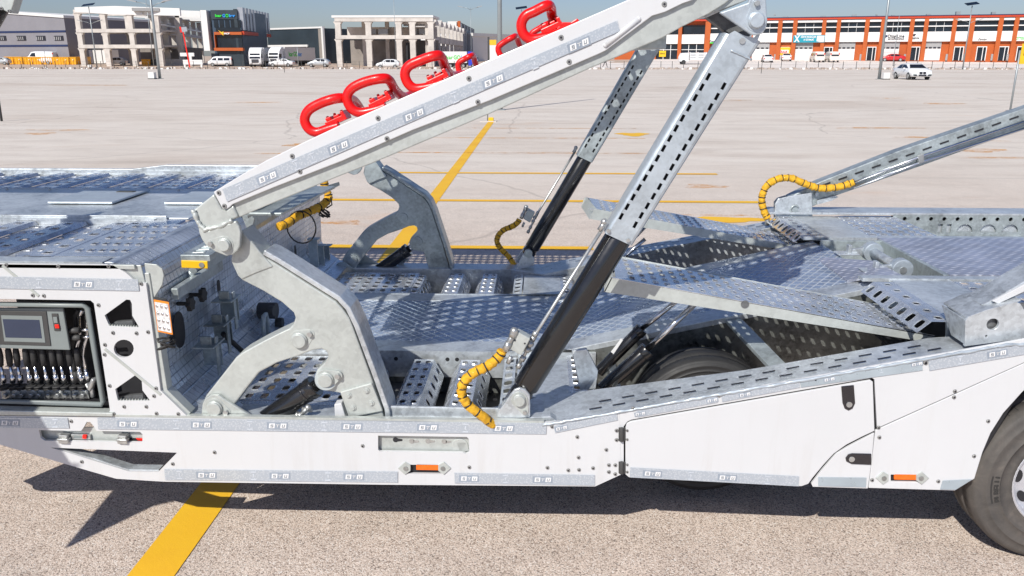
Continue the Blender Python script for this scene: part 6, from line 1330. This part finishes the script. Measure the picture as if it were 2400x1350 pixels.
# near bracket box at right edge and its far twin carrying the rear beam
mb = MB(); mb.prism(S([(2261, 812), (2263, 752), (2270, 742), (2310, 727), (2380, 707), (2392, 712), (2402, 728), (2470, 722), (2470, 780), (2400, 794)], .05), (0, .014, 0), [[V(2327, 760, .05)+Vec((.024*math.cos(a), 0, .024*math.sin(a))) for a in [2*math.pi*k/18 for k in range(18)]], [V(2312, 788, .05)+Vec((.005*math.cos(a), 0, .005*math.sin(a))) for a in [2*math.pi*k/8 for k in range(8)]]]); b1 = mb.build('pivot_bracket', M['galv'], TR, bevel=.005)
mb = MB(); mb.prism(S([(2262, 810), (2263, 752), (2400, 712), (2470, 710), (2470, 782)], .075), (0, .02, 0)); mb.build('bracket_inner', M['galv_dark'], TR)
mb = MB(); mb.prism(S([(2219, 795), (2220, 730), (2226, 717), (2240, 709), (2295, 691), (2300, 700), (2252, 722), (2240, 733), (2240, 790)], .26), (0, .02, 0)); mb.build('bracket_cheek', M['sleeve'], TR, bevel=.006)
mb = MB(); a_, b2, c_ = V(2264, 748, .066), V(2310, 728, .066), V(2392, 706, .066); mb.prism([a_, b2, b2+Vec((0, .19, .004)), a_+Vec((0, .19, .004))], (0, 0, .008)); mb.prism([b2, c_, c_+Vec((0, .19, 0)), b2+Vec((0, .19, .004))], (0, 0, .008)); mb.prism([a_, a_+Vec((0, .19, .0)), V(2262, 805, .066)+Vec((0, .10, 0)), V(2262, 805, .066)], (-.008, 0, 0)); mb.build('bracket_top', M['galv'], TR, bevel=.004)
mb = MB(); mb.prism(S([(2300, 716), (2332, 700), (2400, 660), (2500, 606), (2500, 636), (2400, 688), (2335, 714)], .10), (0, .14, 0)); ra = mb.build('rear_arm', M['galv'], TR, bevel=.005)
mb = MB(); mb.prism(S([(2326, 706), (2400, 668), (2500, 616), (2500, 634), (2400, 684), (2340, 712)], .085), (0, .012, 0)); mb.build('arm_cover', M['white'], ra, bevel=.002)
# far rear beam with pipes and far bracket
YB = 2*YC-.16
mb = MB(); mb.prism(S([(1817, 478), (1824, 466), (1850, 460), (1903, 452), (1905, 512), (1830, 524), (1817, 512)], YB-.04), (0, .014, 0)); fb2 = mb.build('pivot_bracket', M['galv'], TR, bevel=.004); mb = MB(); mb.prism(S([(1814, 474), (1822, 464), (1850, 455), (1903, 440), (1903, 512), (1826, 520), (1814, 510)], YB+.13), (0, .014, 0)); fb2 = mb.build('pivot_bracket', M['galv'], TR, bevel=.004)
c = V(1863, 492, YB-.045); mb = MB(); mb.tube([c+Vec((.03*math.cos(a), 0, .03*math.sin(a))) for a in [rad(30+k*15) for k in range(20)]], .005, 6); mb.cyl(c, c-Vec((0, .004, 0)), .02, 16); mb.cyl(V(1853, 508, YB-.045), V(1853, 508, YB-.05), .013, 12); mb.build('pivot_pin', M['galv_far'], TR)
rb = [(1850, 462), (1922, 426), (2103, 355), (2400, 254), (2480, 226), (2480, 272), (2400, 304), (2287, 343), (2162, 388), (1962, 458), (1905, 484)]
mb = MB(); mb.prism(S(rb, YB+.01), (0, .10, 0)); rbm = mb.build('rear_beam', M['galv_far'], TR, bevel=.006)
mb = MB(); a0, a1 = V(1905, 447, YB), V(2480, 245, YB)
for k in range(14):
    t = .06+k*.07; c = a0.lerp(a1, t); d = (a1-a0).normalized(); n_ = Vec((-d.z, 0, d.x)); c = c+n_*.012; mb.prism([c-d*.03-n_*.005+Vec((0, .005, 0)), c+d*.03-n_*.005+Vec((0, .005, 0)), c+d*.03+n_*.005+Vec((0, .005, 0)), c-d*.03+n_*.005+Vec((0, .005, 0))], (0, .006, 0))
mb.build('beam_slots', M['interior'], rbm)
mb = MB(); mb.tube([V(1990, 432, YB-.01), V(2160, 366, YB-.01), V(2480, 258, YB-.01)], .010, 8); mb.tube([V(2000, 440, YB-.01), V(2160, 380, YB-.01), V(2480, 275, YB-.01)], .010, 8); mb.build('hydraulic_pipe', M['chrome'], rbm)
mb = MB(); c = V(2160, 373, YB-.01); mb.obox(c-Vec((.02, .015, .03)), (.035, 0, .014), (0, .03, 0), (-.012, 0, .055)); mb.build('pipe_clamp', M['steel'], rbm, bevel=.003)
mb = MB(); mb.prism(S([(1915, 470), (1958, 458), (1965, 462), (1950, 470), (1915, 480)], YB-.004), (0, .006, 0)); c = V(1914, 455, YB-.004); mb.cyl(c, c-Vec((0, .01, 0)), .013, 12); mb.build('beam_clip', M['galv'], rbm)

# ---- yellow wrapped hoses
def hose(px, Ys, r, name='hose', dark=1, wraps=14):
    ctrl = [V(x, y, Y) for (x, y), Y in zip(px, Ys)]; P = []
    for i in range(len(ctrl)-1):
        p0, p1, p2, p3 = ctrl[max(0, i-1)], ctrl[i], ctrl[i+1], ctrl[min(len(ctrl)-1, i+2)]
        for k in range(14):
            t = k/14; P.append(.5*((2*p1)+(p2-p0)*t+(2*p0-5*p1+4*p2-p3)*t*t+(3*p1-p0-3*p2+p3)*t**3))
    P.append(ctrl[-1]); n = len(P); R = []; step = n/wraps; random.seed(wraps); cuts = [0]
    while cuts[-1] < n: cuts.append(cuts[-1]+step*random.uniform(.72, 1.3))
    for i in range(n):
        q_ = [c for c in cuts if c <= i]; f = (i-q_[-1])/(cuts[len(q_)]-q_[-1]); R.append(r*(.92+.10*math.sin(math.pi*f)**.5+.16*noise.noise(Vec((i*.7, r*99, 0)))))
    mb = MB(); mb.tube(P, R, 16); vv = []
    for i, v in enumerate(mb.v):
        c = P[min(len(P)-1, i//16)]; d = Vec(v)-c; w = 1+.22*noise.noise(Vec(v)*70)+.12*noise.noise(Vec(v)*160); vv.append(tuple(c+d*w) if i < 16*len(P) else v)
    mb.v = vv; h = mb.build(name, M['yellow'], TR)
    mb = MB()
    for cq in cuts[1:-1]:
        i = int(cq); i = min(n-2, max(1, i)); t = (P[i+1]-P[i-1]).normalized(); mb.tube([P[i]-t*.0028, P[i]+t*.0028], r*1.09, 12)
    mb.build('cable_ties', M['rubber'], h); return h, P
h1_, P1 = hose([(1178, 822), (1170, 835), (1143, 858), (1108, 875), (1085, 900), (1083, 925), (1098, 950), (1130, 975), (1160, 998)], [-.0, -.0, -.02, -.03, -.03, -.03, -.03, -.02, .02], .0195, wraps=12)
mb = MB()
for k in (7, 8): c = P1[k*6]; mb.cyl(c-Vec((.02, 0, .01)), c-Vec((.03, .0, .02)), .006, 6)
mirrored(h1_, TR); 
for ch in [q for q in bpy.data.objects if q.parent == h1_]: mirrored(ch, TR)
hose([(653, 532), (672, 524), (700, 506), (730, 494), (757, 480), (770, 462), (762, 440), (760, 425)], [.8, .85, .95, 1.05, 1.15, 1.2, 1.2, 1.2], .021, wraps=10)
mb = MB(); c = V(706, 528, .95); mb.tube([c+Vec((.075*math.cos(a), 0, .085*math.sin(a)-.01)) for a in [2*math.pi*k/20 for k in range(20)]], .004, 6, True); mb.tube([V(775, 462, 1.15), V(778, 480, 1.15), V(765, 488, 1.15)], .004, 6); mb.tube([V(760, 500, 1.1)+Vec((.03*math.sin(k*1.1), 0, .022*math.cos(k*1.3))) for k in range(18)], .0045, 6); mb.build('lashing_cord', M['rubber'], TR)
hose([(1799, 512), (1789, 490), (1786, 462), (1798, 435), (1825, 419), (1855, 418), (1885, 430), (1915, 440), (1945, 441), (1975, 436), (2002, 427)], [YB-.05]*11, .0235, wraps=18)
mb = MB(); mb.cyl(V(1797, 528, YB-.05), V(1799, 508, YB-.05), .016, 10); mb.build('hose_fitting', M['steel'], TR)

# ---- piece of the front strut at the picture's upper left corner
mb = MB(); mb.prism(S([(-120, -200), (115, -260), (24, 32), (-30, 4)], .03), (0, .05, 0)); f3 = mb.build('front_strut_sleeve', M['galv_pale'], TR, bevel=.003)
bolts([(4, 20), (22, 26)], .03, TR, .007); mb = MB(); mb.cyl(V(8, -10, .07), V(-104, 190, .07), .040, 24); mb.build('front_strut_cylinder', M['black'], TR)
for Y0 in (.13, 2*YC-.13-.56):   # upper deck tracks of the front part, above the frame; they shade the far deck and ground
    mb = MB(); perf(mb, (-6.0, Y0, 3.08), (5.0 if Y0 > 1 else 3.6, 0, .0), (0, .56, 0), 64 if Y0 > 1 else 46, 5, .42, .30, .010, ring=.72); (mb.box(-2.4, -1.0, Y0, Y0+.56, 3.075, 3.085) if Y0 < 1 else None); mb.build('front_upper_track', M['tread'], TR)
for Y0 in (.0, 2*YC-.12): mb = MB(); mb.box(-6, -1.0, Y0, Y0+.12, 2.98, 3.12); mb.build('front_upper_beam', M['galv_pale'], TR, bevel=.004)
# added unseen plate left of the view, outlined back from the shadow it casts
def back(px, py, plane='g', X=-2.75):
    q = H(px, py, 0) if plane == 'g' else V(px, py, 0); t = (q.x-X)/.5; return Vec((X, q.y-t, q.z+t))
fl_ = [back(60, 1128), back(82, 1138), back(84, 1146), back(105, 1152), back(175, 1152), back(270, 1150), back(160, 1283), back(360, 1186), back(430, 1170), back(165, 1085, 's'), back(85, 960, 's'), back(0, 880, 's')]
fl_ = fl_ + [Vec((-2.75, -.5, 2.35)), Vec((-2.75, .2, 2.2)), Vec((-2.75, .31, .7))]
mb = MB(); mb.prism(fl_, (-.015, 0, 0)); mb.build('shadow_caster', M['galv'], TR)

# ============================================================ red wheel stops standing on the upper deck
def smooth(pts, k=6):
    P = []
    for i in range(len(pts)-1):
        p0, p1, p2, p3 = pts[max(0, i-1)], pts[i], pts[i+1], pts[min(len(pts)-1, i+2)]
        for j in range(k): t = j/k; P.append(.5*((2*p1)+(p2-p0)*t+(2*p0-5*p1+4*p2-p3)*t*t+(3*p1-p0-3*p2+p3)*t**3))
    return P+[pts[-1]]
def chock(pts, label, r=.0195, block=None, wedge=None):
    q = [V(x, y, Y) for x, y, Y in pts]; c = q[0]
    t = thing('wheel_stop', c, label, 'wheel stop', 'red tubular wheel stops on the upper deck')
    mb = MB(); mb.tube(smooth(q), r, 14); mb.build('bent_tube', M['red'], t)
    if block:
        x0, y0, x1, y1, Y = block; a, b = V(x0, y0, Y), V(x1, y1, Y); d = (b-a); dn = d.normalized(); up = Vec((-dn.z, 0, dn.x)); L = d.length
        mb = MB(); mb.obox(a, d, (0, .09, 0), up*.022); mb.obox(a+up*.022+dn*L*.10, dn*L*.24, (0, .08, 0), up*.014); mb.obox(a+up*.022+dn*L*.48, dn*L*.26, (0, .08, 0), up*.010); mb.obox(a+dn*L*.82+up*.015, dn*L*.16, (0, .10, 0), up*.022)
        for k in (.15, .5, .85): mb.cyl(a+dn*L*k+up*.02+Vec((0, .03, 0)), a+dn*L*k+up*.042+Vec((0, .03, 0)), .006, 8)
        mb.build('latch_block', M['red'], t, bevel=.003)
    if wedge:
        mb = MB(); mb.prism(S(wedge, .16), (0, .10, 0)); mb.build('wedge_plate', M['red'], t, bevel=.003)
    return t
a_ = .15
chock([(795, 295, a_), (770, 302, a_), (743, 310, a_), (724, 302, a_), (714, 281, a_), (723, 259, a_), (749, 243, a_), (782, 232, a_), (805, 230, a_+.04), (830, 236, .4), (850, 262, .55), (868, 268, .6)], 'lowest red wheel stop on the sloping beam, nearest its left end', block=(766, 300, 813, 279, .16))
chock([(905, 249, a_), (880, 258, a_), (845, 264, a_), (824, 254, a_), (813, 230, a_), (824, 208, a_), (856, 192, a_), (894, 184, a_), (912, 188, a_+.04), (927, 212, .3), (947, 227, .45), (968, 221, .55)], 'second red wheel stop up the sloping beam, between the lowest and the third', block=(868, 257, 918, 232, .16))
chock([(1040, 193, a_), (1015, 202, a_), (976, 208, a_), (957, 196, a_), (949, 174, a_), (958, 155, a_), (987, 141, a_), (1018, 131, a_), (1034, 134, a_+.04), (1047, 165, .3), (1063, 178, .42), (1092, 174, .55)], 'third red wheel stop up the sloping beam, in front of the white lettered lorry box', block=(1003, 203, 1052, 180, .16))
chock([(1310, 80, a_), (1268, 90, a_), (1243, 92, a_), (1226, 78, a_), (1222, 56, a_), (1232, 37, a_), (1252, 27, a_), (1281, 13, a_), (1291, 18, a_+.06), (1294, 38, .25), (1304, 56, .3)], 'highest and largest red wheel stop, alone against the sky near the top', r=.0195, block=(1272, 82, 1320, 60, .16), wedge=[(1300, 74), (1318, 52), (1338, 52), (1352, 43), (1358, 48), (1340, 62), (1325, 70)])
b_ = 2.0
chock([(1078, 172, b_), (1074, 158, b_), (1076, 147, b_), (1088, 139, b_), (1102, 132, b_), (1109, 131, b_+.08), (1114, 148, b_+.15), (1122, 160, b_+.2)], 'small distant red wheel stop on the far track beside the blue cab', r=.018)
chock([(1182, 136, b_), (1172, 128, b_), (1168, 112, b_), (1180, 100, b_), (1201, 88, b_), (1210, 86, b_+.08), (1217, 104, b_+.15), (1224, 114, b_+.2)], 'small distant red wheel stop on the far track below the highest one', r=.018)
chock([(1262, 95, b_), (1248, 92, b_), (1246, 80, b_), (1259, 70, b_), (1284, 56, b_), (1292, 54, b_+.08), (1300, 70, b_+.15)], 'dark red wheel stop on the far track seen through the highest one', r=.018)

# totem sign behind the red stops and a few roof and yard details far away
p = T(1150, 158); t = thing('totem_sign', p, 'tall sign with yellow top and white panel between the red wheel stops', 'sign')
mb = MB(); mb.box(p.x-.15, p.x+1.4, p.y-.1, p.y+.1, p.z, V(1150, 106, p.y).z); mb.build('sign_panel', M['wallwhite'], t)
mb = MB(); z_ = V(1150, 106, p.y).z; mb.box(p.x-.15, p.x+1.0, p.y-.12, p.y+.12, z_+.02, z_+.9); yb_ = mb.build('yellow_panel', M['banneryel'], t)
mb = MB(); mb.box(p.x-.5, p.x-.18, p.y-.1, p.y+.1, p.z, z_+1.4); mb.build('dark_post', M['dark'], t)
text_mesh('CARGO', .5, (p.x, p.y-.13, z_-2.6), (1, 0, 0), (0, 0, 1), 'lettering', M['logogreen'], t, .01, width=1.2) if False else None
random.seed(31)
for k in range(9):
    a = fr.L*(.28+.08*k)+random.uniform(-1, 1); fr.part('roof_unit', M['pole'], terr, [(a, a+random.uniform(.5, 1.3), z_roof+.13, z_roof+random.uniform(.4, .9), 3, 4.2)])
for k, (a, b) in enumerate(bays):
    if b-a > 4 and k % 4 == 0: fr.part('wall_unit', M['shutter'], terr, [(b-1.2, b-.5, rowz(104), rowz(100), -.1, .48)])
GR = {'car': 'cars parked around the lot', 'lamp post': 'lamp posts around the lot', 'truck': 'lorries parked before the buildings', 'block stack': 'stacks of blocks by the concrete frame', 'post': 'short posts on the lot', 'heap': 'heaps of sand and gravel', 'flagpole': 'flagpoles by the office block'}
for o in bpy.data.objects:
    if not o.parent and o.get('category') in GR and not o.get('group'): o['group'] = GR[o['category']]
    if '_twin' in o: del o['_twin']
